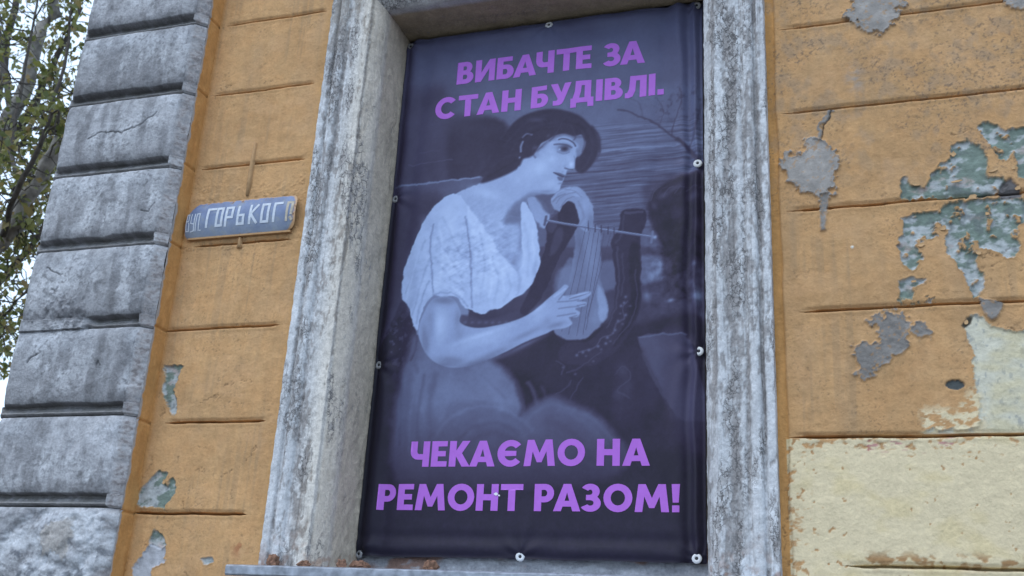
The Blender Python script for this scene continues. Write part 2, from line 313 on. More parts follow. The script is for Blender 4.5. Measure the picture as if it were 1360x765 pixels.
    for q, w, v, o in [([(578, 300), (573, 328), (576, 367), (577, 390)], 2.2, .47, .75), ([(621, 290), (626, 330), (628, 370), (628, 410)], 3, .50, .75), ([(577, 393), (592, 390), (608, 394), (622, 408)], 2.2, .50, .6), ([(582, 318), (600, 345), (616, 372)], 3, .60, .5), ([(584, 350), (602, 372), (620, 390)], 3, .59, .5), ([(590, 290), (604, 320), (616, 345)], 3, .62, .5), ([(566, 320), (552, 360), (540, 392)], 3, .56, .5), ([(572, 345), (560, 385), (549, 420)], 3, .55, .5), ([(572, 375), (562, 400), (555, 430)], 2.6, .53, .6), ([(580, 376), (600, 382), (616, 394)], 3, .76, .6), ([(586, 300), (590, 340), (586, 376)], 4, .76, .4), ([(560, 335), (548, 372), (541, 398)], 3, .74, .5), ([(566, 372), (556, 402)], 3, .72, .5)]: L(q, w, v, 2.6, o)
    bd = (slice(None), slice(None)); W = np.exp(-(((U - conv(625, 345)[0]) / 78) ** 2 + ((V - conv(625, 345)[1]) / 66) ** 2)) * (p.T > .56)
    N5 = fbm((U + V * .45) / 16, (V - U * .45) / 4.5, 35, 3); N6 = fbm((U - V * .5) / 14, (V + U * .5) / 5, 39, 3)
    p.T += W * ((N5 - .5) * .16 + (N6 - .5) * .12 + (N3 - .5) * .10)
    # sash
    F([(616, 420), (650, 426), (690, 416), (700, 420), (694, 436), (655, 440), (614, 436)], .27, 3, .9)
    for x in range(620, 695, 9): B((x, 430), 4, 3, .42, .5)
    # collar by the far shoulder
    F([(702, 270), (712, 264), (727, 274), (732, 290), (726, 306), (716, 300)], .58, 2); F([(714, 262), (730, 262), (738, 278), (730, 286), (720, 274)], .36, 3, .85)
    F([(856, 250), (900, 236), (938, 236), (938, 345), (890, 345), (866, 300)], .17, 8, .45)
    # lyre: dark body, far arm, near arm
    F([(700, 415), (725, 440), (770, 455), (800, 470), (820, 500), (800, 535), (760, 525), (720, 505), (680, 480), (690, 450)], .18, 7, .9)
    F([(768, 298), (797, 304), (799, 340), (798, 368), (806, 398), (808, 418), (796, 438), (776, 452), (752, 452), (738, 442), (744, 420), (756, 380), (764, 340)], .46, 2)
    B((785, 340), 10, 38, .52, .7, 5); B((795, 420), 9, 18, .54, .6, -20); B((760, 430), 16, 18, .42, .6); B((772, 330), 6, 30, .38, .5, 8); B((770, 400), 14, 26, .40, .5); F([(797, 380), (806, 400), (808, 420), (799, 428), (795, 400)], .6, 2.5, .7)
    F([(752, 352), (766, 345), (760, 375), (748, 388), (742, 384)], .5, 3, .6)
    F([(828, 283), (857, 281), (858, 300), (851, 318), (853, 350), (853, 385), (851, 412), (838, 442), (822, 465), (798, 484), (770, 488), (745, 478), (752, 458), (784, 455), (804, 436), (816, 410), (819, 375), (816, 345), (814, 322), (824, 304)], .205, 1.6)
    F([(836, 330), (850, 330), (850, 400), (838, 436), (815, 462), (834, 420), (838, 380)], .16, 3, .7)
    L([(832, 286), (854, 284)], 4, .3, 1.2, .9); L([(821, 330), (823, 370), (820, 405), (808, 436)], 2.5, .3, 1.5, .7); L([(830, 290), (828, 310), (820, 325)], 3, .27, 1.5, .7)
    for c in [(832, 396), (832, 420), (826, 408), (818, 440), (808, 450), (796, 462), (784, 467), (768, 474), (830, 404), (822, 428), (806, 458), (776, 470)]: B(c, 2.4, 2.4, .45, .75)
    L([(834, 402), (828, 410), (830, 424), (820, 432), (814, 446), (800, 452), (790, 464), (770, 470)], 1.6, .36, 1.3, .7)
    F([(747, 272), (760, 266), (770, 276), (773, 292), (764, 312), (750, 334), (737, 362), (726, 388), (712, 408), (699, 420), (694, 412), (708, 380), (720, 350), (727, 318), (728, 300), (740, 288)], .2, 1.5)
    F([(738, 312), (750, 306), (744, 330), (732, 342)], .29, 3, .7); F([(740, 280), (733, 292), (728, 306), (734, 312), (742, 298)], .3, 2, .6)
    for q in [[(800, 470), (785, 480), (770, 492), (755, 498)], [(742, 482), (752, 488), (748, 500)], [(760, 508), (752, 520), (740, 526)], [(845, 360), (846, 400), (836, 432), (815, 458)], [(828, 340), (829, 372), (826, 395)], [(775, 505), (765, 520), (758, 536)]]: L(q, 1.6, .29, 1.6, .7)
    for c in [(750, 490), (766, 499), (790, 482), (812, 455), (828, 432), (838, 408), (825, 418), (815, 444), (800, 466), (780, 475)]: B(c, 2.2, 1.8, .36, .7)
    # hand under the chin
    F([(733, 268), (738, 260), (750, 252), (762, 250), (774, 254), (785, 268), (790, 286), (789, 302), (780, 310), (772, 304), (770, 288), (764, 274), (756, 270), (748, 276), (744, 284), (736, 278)], .55, 1.4)
    B((779, 276), 8, 14, .60, .6, -20); B((762, 256), 12, 5, .62, .6); L([(740, 272), (750, 262), (766, 258)], 1.5, .45, 1.2, .7); L([(745, 279), (753, 268), (764, 264)], 1.5, .42, 1.2, .7); L([(772, 300), (777, 286), (770, 270)], 3, .46, 2.5, .5); L([(734, 268), (744, 258), (758, 252)], 1.5, .64, 1.2, .6)
    p.wu, p.wv = p.wu * .1, p.wv * .1
    # crossbar, pegs, strings
    for a, b_ in [((779, 306), (748, 442)), ((785, 307), (757, 446)), ((791, 308), (768, 448)), ((797, 309), (776, 446)), ((804, 310), (780, 440)), ((813, 311), (781, 425))]: L([a, ((a[0] + b_[0]) / 2, (a[1] + b_[1]) / 2), b_], .7, .25, .8, .6)
    L([(727, 295), (760, 301), (820, 310), (868, 317)], 3.6, .40, 1, .95); L([(727, 294), (760, 300), (820, 309), (868, 316)], 1.2, .62, .8, .8)
    for x, y in [(783, 301), (792, 303), (800, 304), (809, 306), (817, 307)]: L([(x, y - 5), (x, y + 7)], 1.8, .24, .9, .8); B((x, y - 4), 1.6, 1.6, .5, .6)
    L([(868, 310), (866, 324)], 4, .45, 1.2, .9); B((871, 317), 3, 3, .7, .7); L([(727, 290), (725, 301)], 4, .33, 1.2, .9)
    B((786, 296), 5, 12, .44, .6); B((768, 262), 8, 3, .66, .5, -10); L([(736, 270), (742, 264), (752, 260)], 1.6, .42, 1.4, .7); L([(752, 254), (764, 256), (774, 264)], 1.4, .46, 1.4, .6)
    # forearm and playing hand
    F([(558, 438), (572, 404), (586, 396), (604, 399), (614, 416), (613, 430), (632, 437), (660, 434), (690, 426), (712, 414), (730, 398), (744, 387), (752, 380), (757, 384), (750, 394), (758, 396), (772, 391), (784, 389), (786, 393), (778, 399), (768, 402), (780, 403), (779, 408), (766, 412), (772, 417), (768, 423), (758, 424), (762, 432), (752, 438), (738, 440), (726, 446), (700, 456), (676, 468), (648, 480), (616, 489), (592, 488), (574, 478), (563, 462)], .59, 1.5)
    B((590, 430), 14, 26, .65, .6, 5); B((640, 455), 46, 9, .65, .65, 14); B((600, 480), 26, 7, .46, .7, -5); B((660, 470), 34, 5, .48, .7, 20); B((720, 422), 16, 9, .64, .6, 30); B((612, 446), 10, 12, .52, .5); B((570, 460), 5, 20, .5, .5); B((592, 401), 22, 7, .42, .75, -5); B((574, 430), 8, 26, .5, .5, 8); B((700, 446), 30, 5, .48, .6, 24)
    for q in [[(742, 403), (758, 402), (770, 400)], [(744, 412), (758, 410), (770, 409)], [(742, 422), (754, 420), (766, 418)]]: L(q, 1.8, .42, 1.4, .7)
    L([(757, 384), (750, 393), (744, 400)], 1.6, .38, 1.4, .7); L([(784, 391), (772, 395), (758, 399)], 1.4, .36, 1.2, .7); L([(779, 406), (768, 408)], 1.4, .36, 1.2, .7); L([(768, 421), (758, 424)], 1.4, .38, 1.2, .6); B((730, 428), 10, 8, .52, .5)
    L([(738, 396), (752, 386)], 3, .66, 1.5, .6); L([(750, 396), (772, 393), (783, 391)], 2, .66, 1.4, .6); B((740, 434), 16, 5, .45, .6, 15)
    B((586, 432), 9, 26, .71, .6, 4); B((566, 452), 6, 26, .42, .6, 8); B((610, 424), 6, 18, .46, .5); B((640, 447), 44, 5, .71, .6, 16); B((640, 482), 52, 5, .40, .75, 14); B((700, 460), 34, 4, .42, .7, 24); B((592, 486), 22, 5, .40, .6); B((718, 412), 14, 5, .70, .5, 36)
    # head: hair behind, face, features, hair in front
    F([(641, 246), (652, 230), (642, 232), (655, 210), (668, 186), (688, 162), (712, 151), (738, 148), (765, 154), (782, 166), (795, 186), (795, 204), (788, 219), (776, 231), (767, 228), (760, 212), (735, 200), (712, 212), (697, 214), (690, 226), (668, 238)], .205, 3)
    F([(692, 216), (700, 211), (708, 210), (716, 200), (721, 193), (729, 189), (736, 185), (748, 181), (757, 182), (765, 184.5), (774, 182), (779, 189), (778, 199), (773, 209), (767, 212), (765.5, 218), (765, 225), (761, 228), (755, 229.5), (753.5, 234), (751.5, 237), (749.5, 243), (746, 249), (738, 257), (728, 259), (714, 258), (702, 254), (690, 236)], .62, 1.8)
    # modelling of the face
    B((720, 226), 15, 15, .71, .75); B((704, 232), 14, 14, .66, .6); B((732, 246), 12, 8, .68, .6); B((741, 252), 6, 4, .66, .5); B((760, 221), 3.5, 5, .74, .85); B((757, 213), 4, 6, .66, .6); B((766, 190), 7, 6, .58, .6); B((776, 196), 3, 9, .46, .6); B((742, 184), 9, 3, .55, .6); B((735, 214), 8, 7, .70, .6)
    B((744, 226), 5, 4, .60, .6); B((726, 257), 16, 3.5, .50, .65, -3); B((706, 262), 12, 5, .50, .5, 25); B((770, 212), 4, 8, .30, .7)
    F([(764, 184), (774, 183), (779, 190), (777, 200), (772, 210), (768, 206), (769, 196), (762, 188)], .47, 4, .75); B((724, 197), 6, 8, .50, .6, -35); B((714, 208), 8, 5, .52, .6, -30); B((734, 205), 6, 5, .66, .4); B((739, 189), 8, 3, .50, .5, -20)
    # eye, brow
    B((750, 198.5), 11, 6.5, .36, .75, -8); B((752, 201), 7.5, 5.5, .19, .9); B((745, 201.5), 2, 1.8, .68, .85); L([(738, 195), (746, 194.5), (755, 196), (761, 199)], 2, .22, 1.8, .7); L([(742, 204.5), (750, 207.5), (758, 205)], 1.4, .38, 1.6, .5)
    L([(744, 188.5), (749, 187.5), (756, 188.6), (763, 192.5), (766, 197)], 2.2, .25, 1.4, .85); B((768, 203), 2.5, 4, .46, .6)
    # nose, mouth
    L([(752, 226), (757, 227.5), (762, 227.5)], 2, .30, 1.3, .8); L([(764, 210), (765.5, 218), (765, 225)], 1.2, .44, 1.4, .5); B((751.5, 223.5), 2.4, 2.4, .56, .5)
    F([(738, 231.8), (743, 232), (748, 233.5), (752.5, 236), (749, 239), (743, 236)], .34, 1.4, .8); L([(737, 231.8), (743, 235), (750, 237.5)], 1.4, .22, 1.2, .85); F([(742, 237.5), (749, 239), (748.5, 242.5), (744, 242)], .36, 1.4, .8); B((746, 246), 4, 1.8, .48, .7); B((742, 230), 4, 1.6, .58, .5); B((749, 231), 2, 2, .54, .5)
    # hair in front: fringe, side lock, curls by the brow
    F([(690, 224), (697, 214), (707, 211), (714, 202), (720, 193), (730, 187), (740, 182), (752, 180), (764, 183), (774, 181), (780, 190), (790, 176), (760, 157), (710, 157), (685, 180), (670, 214)], .205, 3)
    F([(776, 180), (780, 190), (778, 200), (772, 210), (768, 216), (767, 228), (776, 232), (788, 219), (796, 203), (794, 184), (784, 172)], .215, 3)
    L([(716, 203), (724, 195), (735, 187), (750, 182), (764, 185), (776, 184)], 4, .27, 4, .6)
    for q in [[(760, 170), (766, 184), (764, 189)], [(745, 172), (738, 184), (732, 190)], [(775, 176), (778, 192), (775, 204)], [(788, 205), (780, 222), (770, 230)], [(796, 190), (799, 202), (794, 214)], [(712, 196), (709, 206), (713, 212)]]: L(q, 2.2, .25, 2.2, .6)
    B((769, 220), 4, 8, .24, .7); B((713, 199), 5, 3, .36, .6); B((730, 183), 3, 3, .34, .5); L([(710, 208), (716, 202), (722, 198)], 2, .28, 2, .5)
    L([(693.5, 204), (693.5, 197), (696, 191)], 3.4, .52, 1.6, .85); L([(696, 185), (701, 180.5), (708, 181.5)], 3, .46, 1.5, .85); B((692, 212), 1.8, 2.2, .56, .8); B((714, 162), 14, 4, .33, .7, -8); B((707, 211), 3, 2, .5, .5)
    for q, v in [([(672, 196), (700, 166), (735, 154)], .24), ([(680, 204), (704, 174), (748, 164)], .235), ([(655, 225), (672, 212), (688, 208)], .24), ([(770, 162), (786, 178), (788, 202)], .24), ([(750, 164), (774, 172), (784, 190)], .17), ([(650, 238), (670, 226), (688, 216)], .17), ([(690, 190), (715, 176), (735, 174)], .17)]: L(q, 3, v, 3, .5)
    for k in range(26):
        r = random.Random(k + 50); x = r.uniform(668, 790); y = 150 + abs(x - 730) * .25 + r.uniform(4, 26); L([(x, y), (x + r.uniform(-7, 7), y + r.uniform(3, 9)), (x + r.uniform(-9, 9), y + r.uniform(8, 16))], 1.6, r.choice((.17, .18, .24, .26)), 2, .4) if not (695 < x < 785 and y > 164) else None
    for q in [[(788, 172), (797, 186), (797, 204)], [(792, 204), (790, 216), (780, 228)], [(660, 188), (648, 210), (655, 226)], [(668, 178), (652, 204), (642, 236)], [(780, 205), (776, 218), (768, 224)]]: L(q, 4.5, .21, 3, .8)
    p.T += (N4 - .5) * .018 + (N3 - .5) * .02 + (N1 - .5) * .02
    hi = p.T > .5; p.T = np.where(hi, .5 + (p.T - .5) * 1.22 - .012, p.T)
    return np.clip(p.T, .02, .95)

# ------------------------------------------------------------------ layered plaster surfaces
ZC = CAM[2]
OCHRE, ORANGE, CREAM = np.array([.51, .30, .14]), np.array([.56, .295, .105]), np.array([.70, .59, .385])
CEMENT, GREEN, CHALK, ROSE = np.array([.275, .258, .24]), np.array([.185, .235, .20]), np.array([.47, .49, .50]), np.array([.42, .32, .29])
class Field:
    """A rectangular wall face sampled on a grid: depth y and layer colour c over x (columns) and z (rows)."""
    def __init__(s, xs, zs):
        s.xs, s.zs = xs, zs; s.X, s.Z = np.meshgrid(xs, zs)
        s.y = np.zeros(s.X.shape); s.c = np.zeros(s.X.shape + (3,)); s.k = np.zeros(s.X.shape)
        s.wx = (fbm(s.X / .035, s.Z / .035, 71, 5) - .5) * 1.6; s.wz = (fbm(s.X / .035, s.Z / .035, 81, 5) - .5) * 1.6
        s.wx += (fbm(s.X / .011, s.Z / .011, 91, 3) - .5) * .8; s.wz += (fbm(s.X / .011, s.Z / .011, 95, 3) - .5) * .8
    def _box(s, P, pad):
        return (slice(*np.searchsorted(s.zs, [P[:, 1].min() - pad, P[:, 1].max() + pad])), slice(*np.searchsorted(s.xs, [P[:, 0].min() - pad, P[:, 0].max() + pad])))
    def sd(s, P, warp, closed=True, pad=.05):
        P = np.array(P); b = s._box(P, pad); d = np.full(s.X.shape, 1.)
        x, z = s.X[b] + s.wx[b] * warp, s.Z[b] + s.wz[b] * warp
        dd = np.full(x.shape, 1e9); ins = np.zeros(x.shape, bool); n = len(P)
        for i in range(n if closed else n - 1):
            ax, ay = P[i]; bx, by = P[(i + 1) % n]; ex, ey = bx - ax, by - ay
            t = np.clip(((x - ax) * ex + (z - ay) * ey) / (ex * ex + ey * ey + 1e-12), 0, 1)
            dd = np.minimum(dd, (x - ax - t * ex) ** 2 + (z - ay - t * ey) ** 2)
            if closed:
                c = (ay > z) != (by > z); ins ^= c & (x < ex * (z - ay) / (ey if abs(ey) > 1e-12 else 1e-12) + ax)
        dd = np.sqrt(dd); d[b] = np.where(ins, -dd, dd) if closed else dd
        return d
    def patch(s, pix, y=0., warp=.02, soft=.0025):
        return np.clip(.5 - s.sd([at(a, b, y) for a, b in pix], warp) / (2 * soft), 0, 1)
    def stroke(s, pix, width, y=0., warp=.012, soft=.0022):
        return np.clip(.5 - (s.sd([at(a, b, y) for a, b in pix], warp, False) - width / 2) / (2 * soft), 0, 1)
    def paint(s, m, col): s.c += (col - s.c) * m[..., None]
    def lay(s, m, col, dy): s.paint(m, col); s.y += m * dy
    def cut(s, name, mat, parent, z0, z1, **kw):
        r = slice(np.searchsorted(s.zs, z0 - 1e-6), np.searchsorted(s.zs, z1 - 1e-6) + 1)
        return grid(name, s.X[r], s.y[r], s.Z[r], s.c[r], mat, parent, s.k[r], **kw)
def steps(*parts): return np.unique(np.round(np.concatenate(parts), 5))
def ss(a, b, x):
    t = np.clip((x - a) / (b - a), 0, 1); return t * t * (3 - 2 * t)
def grooves(f, gz, x0s, x1s, fade=.02, depth=.055):
    for z, x0, x1 in zip(gz, x0s, x1s):
        wob = (fbm(f.X / .12, f.Z * 0 + z * 7, 5, 3) - .5) * .006
        d = f.Z - z + wob
        wd = .85 + .5 * fbm(f.X / .07, f.Z * 0 + z * 3, 6, 3)
        e = ss(x0 - .004, x0 + fade * 3, f.X) * ss(x1 + .004, x1 - fade * 2, f.X) * wd       # the cut runs out to nothing at its ends
        e = np.maximum(e, 1e-3)
        core = ss(-.0058, -.0042, d / np.minimum(e, 1)) * ss(.006, .0035, d / np.minimum(e, 1)); slope = ss(.019, .004, d) * ss(-.004, -.002, d)
        f.y += depth * (core + .14 * slope * (1 - core)) * np.clip(e * 1.3, 0, 1) - .002 * np.exp(-((d + .012) / .006) ** 2) * np.clip(e, 0, 1)
def roughen(f, seed, a=1.):
    X, Z = f.X, f.Z
    f.y += a * ((fbm(X / .22, Z / .22, seed, 3) - .5) * .007 + (fbm(X / .03, Z / .03, seed + 5, 4) - .5) * .0034 + (fbm(X / .05, Z / .012, seed + 9, 3) - .5) * .0008)
def tones(f, base, seed, amt=.12):
    X, Z = f.X, f.Z
    n = fbm(X / .16, Z / .16, seed, 5) - .5; n2 = fbm(X / .02, Z / .025, seed + 3, 3) - .5
    f.c[:] = base * (1 + amt * 2.6 * n + amt * 1.6 * n2)[..., None]; v = fbm(X / .03, Z / .45, seed + 17, 4) - .5; f.c *= (1 + v * .16)[..., None]; sp = np.clip((fbm(X / .007, Z / .007, seed + 19, 2) - .72) * 12, 0, 1) * np.clip((fbm(X / .12, Z / .12, seed + 21, 3) - .4) * 4, 0, 1); f.paint(sp * .5, np.array([.17, .12, .075])); f.y += sp * .001
    h = fbm(X / .05, Z / .05, seed + 13, 4) - .5; f.c *= 1 + h[..., None] * np.array([.07, -.01, -.08])
    g = np.clip((fbm(X / .1, Z / .3, seed + 7, 4) - .5) * 3, 0, 1) * .22
    f.paint(g, np.array([.37, .28, .19]))
    rr = np.clip((fbm(X / .018, Z / .6, seed + 23, 4) - .56) * 7, 0, 1) * np.clip((fbm(X / .25, Z / .18, seed + 25, 3) - .42) * 5, 0, 1); f.paint(rr * .28, np.array([.27, .20, .13]))
    pl = np.clip((fbm(X / .12, Z / .09, seed + 27, 5) - .57) * 8, 0, 1); f.paint(pl * .3, base * np.array([1.15, 1.2, 1.35]))
def oldpaint(f, m, seed, depth=.0085):
    """Where the ochre has come away: green, chalk and rose underlayers, a little deeper."""
    X, Z = f.X, f.Z
    a = fbm(X / .05, Z / .03, seed, 4); b = fbm(X / .018, Z / .012, seed + 3, 3); c = fbm(X / .09, Z / .05, seed + 6, 3)
    col = GREEN * (.75 + .6 * b)[..., None]
    k = np.clip((a - .45) * 6 + (b - .5) * 4, 0, 1)[..., None] * .8; col = col + (CHALK * (.8 + .4 * b)[..., None] - col) * k
    k = (np.clip((c - .56) * 9, 0, 1) * np.clip((b - .4) * 4, 0, 1))[..., None] * .6; col = col + (ROSE - col) * k
    k = np.clip((fbm(X / .03, Z / .03, seed + 11, 3) - .62) * 8, 0, 1)[..., None] * .6; col = col + (np.array([.13, .15, .15]) - col) * k
    f.c += (col - f.c) * m[..., None]; f.y += m * (depth + (b - .5) * .002)
def rim(f, m):
    """The lifted edge of the paint film round a bare patch."""
    gx = np.abs(np.gradient(m, axis=1)) + np.abs(np.gradient(m, axis=0))
    f.y -= np.clip(gx * 2, 0, 1) * .0032
def cement(f, m, seed, dy=-.004, col=CEMENT, fill=False):
    X, Z = f.X, f.Z
    n = fbm(X / .03, Z / .03, seed, 4); n2 = fbm(X / .06, Z / .06, seed + 2, 3)
    f.c += (col * (.62 + .5 * n + .3 * n2)[..., None] * np.array([1, .99, .98 ]) - f.c) * m[..., None]; sp = np.clip((fbm(X / .01, Z / .01, seed + 4, 3) - .64) * 12, 0, 1) * m; f.paint(sp * .6, OCHRE * .8)
    if fill: f.y += (0 - f.y) * m
    f.y += m * (dy + (n - .5) * .006 + (n2 - .5) * .008)
def crackline(f, pix, w=.0022, d=.004, col=(.14, .10, .065), op=.65):
    m = f.stroke(pix, w, warp=.03, soft=.0016) * np.clip((fbm(f.X / .018, f.Z / .018, 77, 2) - .25) * 4, 0, 1); f.paint(m * op, np.array(col)); f.y += m * d

building = empty('building', (-.3, 1.5, 0))
tag(building, 'old ochre plastered building with grey corner blocks and a covered tall window', 'building')
FINE = .0033

# --- right of the window
Xs = -.239
xs = steps(np.arange(-.33, .66, FINE), np.arange(.66, 2.4, .03))
gR = [3.5 * t + ZC for t in (.663, .561, .451, .3435, .2205, .1055)]
lowR = [gR[-1] - .39 * k for k in (1, 2, 3, 4)]; lowR = [z for z in lowR if z > .3]
hiR = [gR[0] + .37 * k for k in (1, 2, 3, 4, 5)]
zs = steps(np.arange(1.75, 4.25, FINE), np.arange(0, 1.75, .03), np.arange(4.25, 5.9, .03), np.array([z + e for z in gR + lowR + hiR for e in (-.007, -.0055, -.0042, -.003, -.0015, 0, .0015, .003, .0045, .006, .008)]))
f = Field(xs, zs); roughen(f, 11); tones(f, OCHRE, 21)
X, Z = f.X, f.Z
starts = [Xs + .012, Xs + .008, Xs + .012, Xs + .045, Xs - .004, Xs + .15]
grooves(f, gR, starts, [9] * 6, .03); grooves(f, lowR + hiR, [Xs + .01] * 9, [9] * 9, .03)
edge = (fbm(Z / .2, Z * 0, 3, 3) - .5) * .012
st = ss(Xs + .004, Xs - .004, X + edge); f.lay(st, ORANGE, .010); f.c *= (1 + st * (fbm(X / .02, Z / .12, 8, 3) - .5) * .5)[..., None]
f.paint(ss(Xs - .004, Xs + .0, X) * ss(Xs + .05, Xs + .0, X) * .25, ORANGE)
f.paint(np.clip((fbm(X / .04, Z / .05, 40, 4) - .5) * 5, 0, 1) * ss(3.15, 3.5, Z) * .35, np.array([.27, .22, .17]))      # soot, upper courses
# speckled grime, upper courses
f.paint(np.clip((fbm(X / .008, Z / .008, 45, 3) - .63) * 14, 0, 1) * np.clip((fbm(X / .15, Z / .12, 46, 3) - .42) * 5, 0, 1) * ss(3.0, 3.4, Z) * .55, np.array([.12, .1, .085]))
# lower course: cream repaint over ochre, brushed thin along its upper and left edge
n = fbm(X / .02, Z / .012, 51, 4); nb = fbm(X / .1, Z / .06, 52, 3)
dl = np.minimum((X - Xs + .006) / .10, (gR[4] - .004 - Z) / .07)
cm = np.clip((dl * .9 + (n - .5) * 2.6 + (nb - .5) * 1.2 + .28) * 3, 0, 1) * (Z < gR[4] - .003) * (X > Xs - .006)
f.lay(cm, CREAM * (.93 + .14 * nb)[..., None], -.001); f.paint(cm * np.clip((nb - .55) * 5, 0, 1) * .5, np.array([.62, .50, .26]))
chips = np.clip((fbm(X / .02, Z / .025, 53, 3) + .12 * np.exp(-(X - Xs) / .12) - .82) * 26, 0, 1) * cm; f.lay(chips, OCHRE * .9, .0015)
f.paint(np.clip((fbm(X / .03, Z / .008, 54, 2) - .70) * 20, 0, 1) * ss(gR[4] - .07, gR[4] - .03, Z) * (Z < gR[4]) * (X < .30) * (X > .0) * .6, np.array([.42, .10, .17]))
# chips along the bottom joint
f.lay(np.clip((fbm(X / .03, Z / .02, 57, 3) - .56) * 14, 0, 1) * np.exp(-((Z - gR[5] - .02) / .022) ** 2) * (X > -.05), OCHRE * .8, .0015)
# course above: cream showing where the ochre peeled
cp = f.patch([(1280, 427), (1300, 419), (1312, 432), (1330, 438), (1348, 441), (1400, 425), (1420, 590), (1228, 590), (1232, 572), (1300, 568), (1302, 548), (1297, 520), (1294, 495), (1292, 470), (1284, 452)], warp=.022) * ss(gR[4] + .004, gR[4] + .012, Z)
f.lay(cp, np.array([.60, .575, .46]) * (.9 + .2 * nb)[..., None], .0035); rim(f, cp)
f.paint(cp * np.clip((fbm(X / .012, Z / .02, 58, 3) - .66) * 14, 0, 1) * .6, np.array([.25, .27, .28])); f.paint(cp * np.clip((nb - .5) * 5, 0, 1) * .5, np.array([.55, .46, .24]))
db = f.patch([(1222, 546), (1248, 540), (1270, 548), (1284, 522), (1300, 515), (1312, 560), (1312, 584), (1228, 584)], warp=.02, soft=.012) * np.clip((n - .42) * 9, 0, 1) * (Z > gR[4] + .008)
f.paint(db, CREAM)
m = f.patch([(1277, 432), (1284, 421), (1292, 421), (1290, 430), (1280, 437)], warp=.006); f.lay(m, np.array([.09, .08, .06]), .004)
# green underlayers
islands = [(1250, 303, .02), (1224, 324, .018), (1311, 283, .012), (1310, 299, .014), (1276, 320, .011), (1296, 334, .016), (1352, 288, .018), (1240, 318, .01), (1347, 312, .016), (1272, 275, .01)]
g1 = f.patch([(1197, 263), (1196, 240), (1204, 234), (1212, 246), (1228, 250), (1236, 238), (1250, 217), (1263, 211), (1264, 192), (1275, 187), (1300, 192), (1308, 205), (1310, 232), (1334, 236), (1338, 250), (1322, 254), (1306, 262)], warp=.018)
g1b = f.patch([(1299, 171), (1304, 163), (1316, 161), (1335, 173), (1352, 170), (1375, 164), (1380, 242), (1354, 236), (1351, 214), (1345, 199), (1338, 214), (1326, 211), (1314, 190)], warp=.018)
g2 = f.patch([(1195, 291), (1215, 283), (1250, 279), (1260, 268), (1345, 262), (1380, 266), (1382, 285), (1354, 300), (1353, 330), (1343, 345), (1330, 338), (1315, 331), (1300, 331), (1298, 345), (1306, 365), (1303, 385), (1292, 399), (1288, 394), (1283, 375), (1268, 346), (1252, 332), (1256, 316), (1262, 302), (1240, 316), (1224, 320), (1225, 345), (1212, 359), (1198, 350), (1195, 320), (1201, 310)], warp=.02)
g3 = f.patch([(1194, 372), (1210, 368), (1229, 372), (1227, 378), (1213, 381), (1211, 397), (1196, 396)], warp=.01)
g4 = f.patch([(1195, 399), (1215, 402), (1240, 400), (1243, 404), (1190, 407)], warp=.05) * .8 * ss(gR[3] + .004, gR[3] + .012, Z)
gm = np.maximum.reduce([g1, g1b, g2, g3, g4])
for a, b, r in islands:
    cx, cz = at(a, b, 0); d = np.hypot(X - cx + f.wx * .05, (Z - cz) + f.wz * .05)
    gm = gm * np.clip((d - r) / .004 + .5, 0, 1)
gm *= np.clip((.80 - fbm(X / .025, Z / .025, 62, 3)) * 14, 0, 1)
oldpaint(f, gm, 63); rim(f, gm)
m = f.patch([(1324, 258), (1332, 242), (1342, 236), (1352, 246), (1356, 262), (1330, 264)], warp=.008); f.lay(m, np.array([.15, .14, .14]), .009)
# cement repairs and smears
for i, (P, wp) in enumerate([([(1118, 22), (1128, 14), (1134, 2), (1138, -12), (1206, -12), (1200, 4), (1191, 16), (1189, 34), (1168, 46), (1152, 43), (1140, 40), (1126, 28)], .05),
             ([(1331, -6), (1370, -8), (1375, 10), (1342, 13)], .02), ([(1036, 214), (1046, 206), (1062, 203), (1072, 187), (1084, 180), (1096, 188), (1110, 205), (1113, 226), (1108, 248), (1101, 266), (1090, 266), (1076, 262), (1051, 250), (1047, 234)], .045),
             ([(1158, 416), (1200, 415), (1205, 424), (1207, 460), (1200, 467), (1190, 468), (1175, 486), (1160, 500), (1146, 505), (1136, 490), (1138, 463), (1145, 457), (1166, 460), (1161, 440)], .04),
             ([(1208, 434), (1218, 428), (1236, 438), (1234, 448), (1214, 447)], .03), ([(1299, 395), (1332, 400), (1331, 408), (1326, 420), (1316, 426), (1305, 416)], .012), ([(1090, 258), (1102, 256), (1098, 290), (1096, 306), (1091, 306), (1090, 290)], .008)]):
    m = f.patch(P, warp=wp); cement(f, m, 90 + i, -.006 if i < 3 else -.003, CEMENT * (1.15 if i in (0, 1, 2) else .85), i in (0, 1, 2, 5, 6)); rim(f, m)
m = f.stroke([(1087, 186), (1090, 170), (1098, 158), (1104, 148)], .014, warp=.03); cement(f, m, 120, -.003, CEMENT * .9)
m = f.stroke([(1092, 182), (1095, 168), (1102, 156), (1104, 147)], .004); f.lay(m, np.array([.06, .05, .04]), .006)
cx, cz = at(1267, 511, 0); d = ((X - cx) / .03) ** 2 + ((Z - cz) / .0165) ** 2 + f.wx * .9; m = np.clip((1 - d) * 4, 0, 1); f.lay(m, np.array([.085, .095, .095]), .007)
cx, cz = at(1132, 328, 0); f.lay(np.clip((.006 - np.hypot(X - cx, Z - cz)) / .002, 0, 1), np.array([.7, .68, .6]), -.002)
cx, cz = at(1135, 105, 0); f.paint(np.exp(-(((X - cx) / .03) ** 2 + ((Z - cz) / .05) ** 2)) * np.clip((n - .3) * 3, 0, 1) * .6, np.array([.33, .31, .29]))
for P in [[(1046, 590), (1047, 640), (1045, 690), (1046, 725), (1042, 738)], [(1042, 738), (1046, 750), (1044, 765)], [(1030, 742), (1042, 738)]]: crackline(f, P)
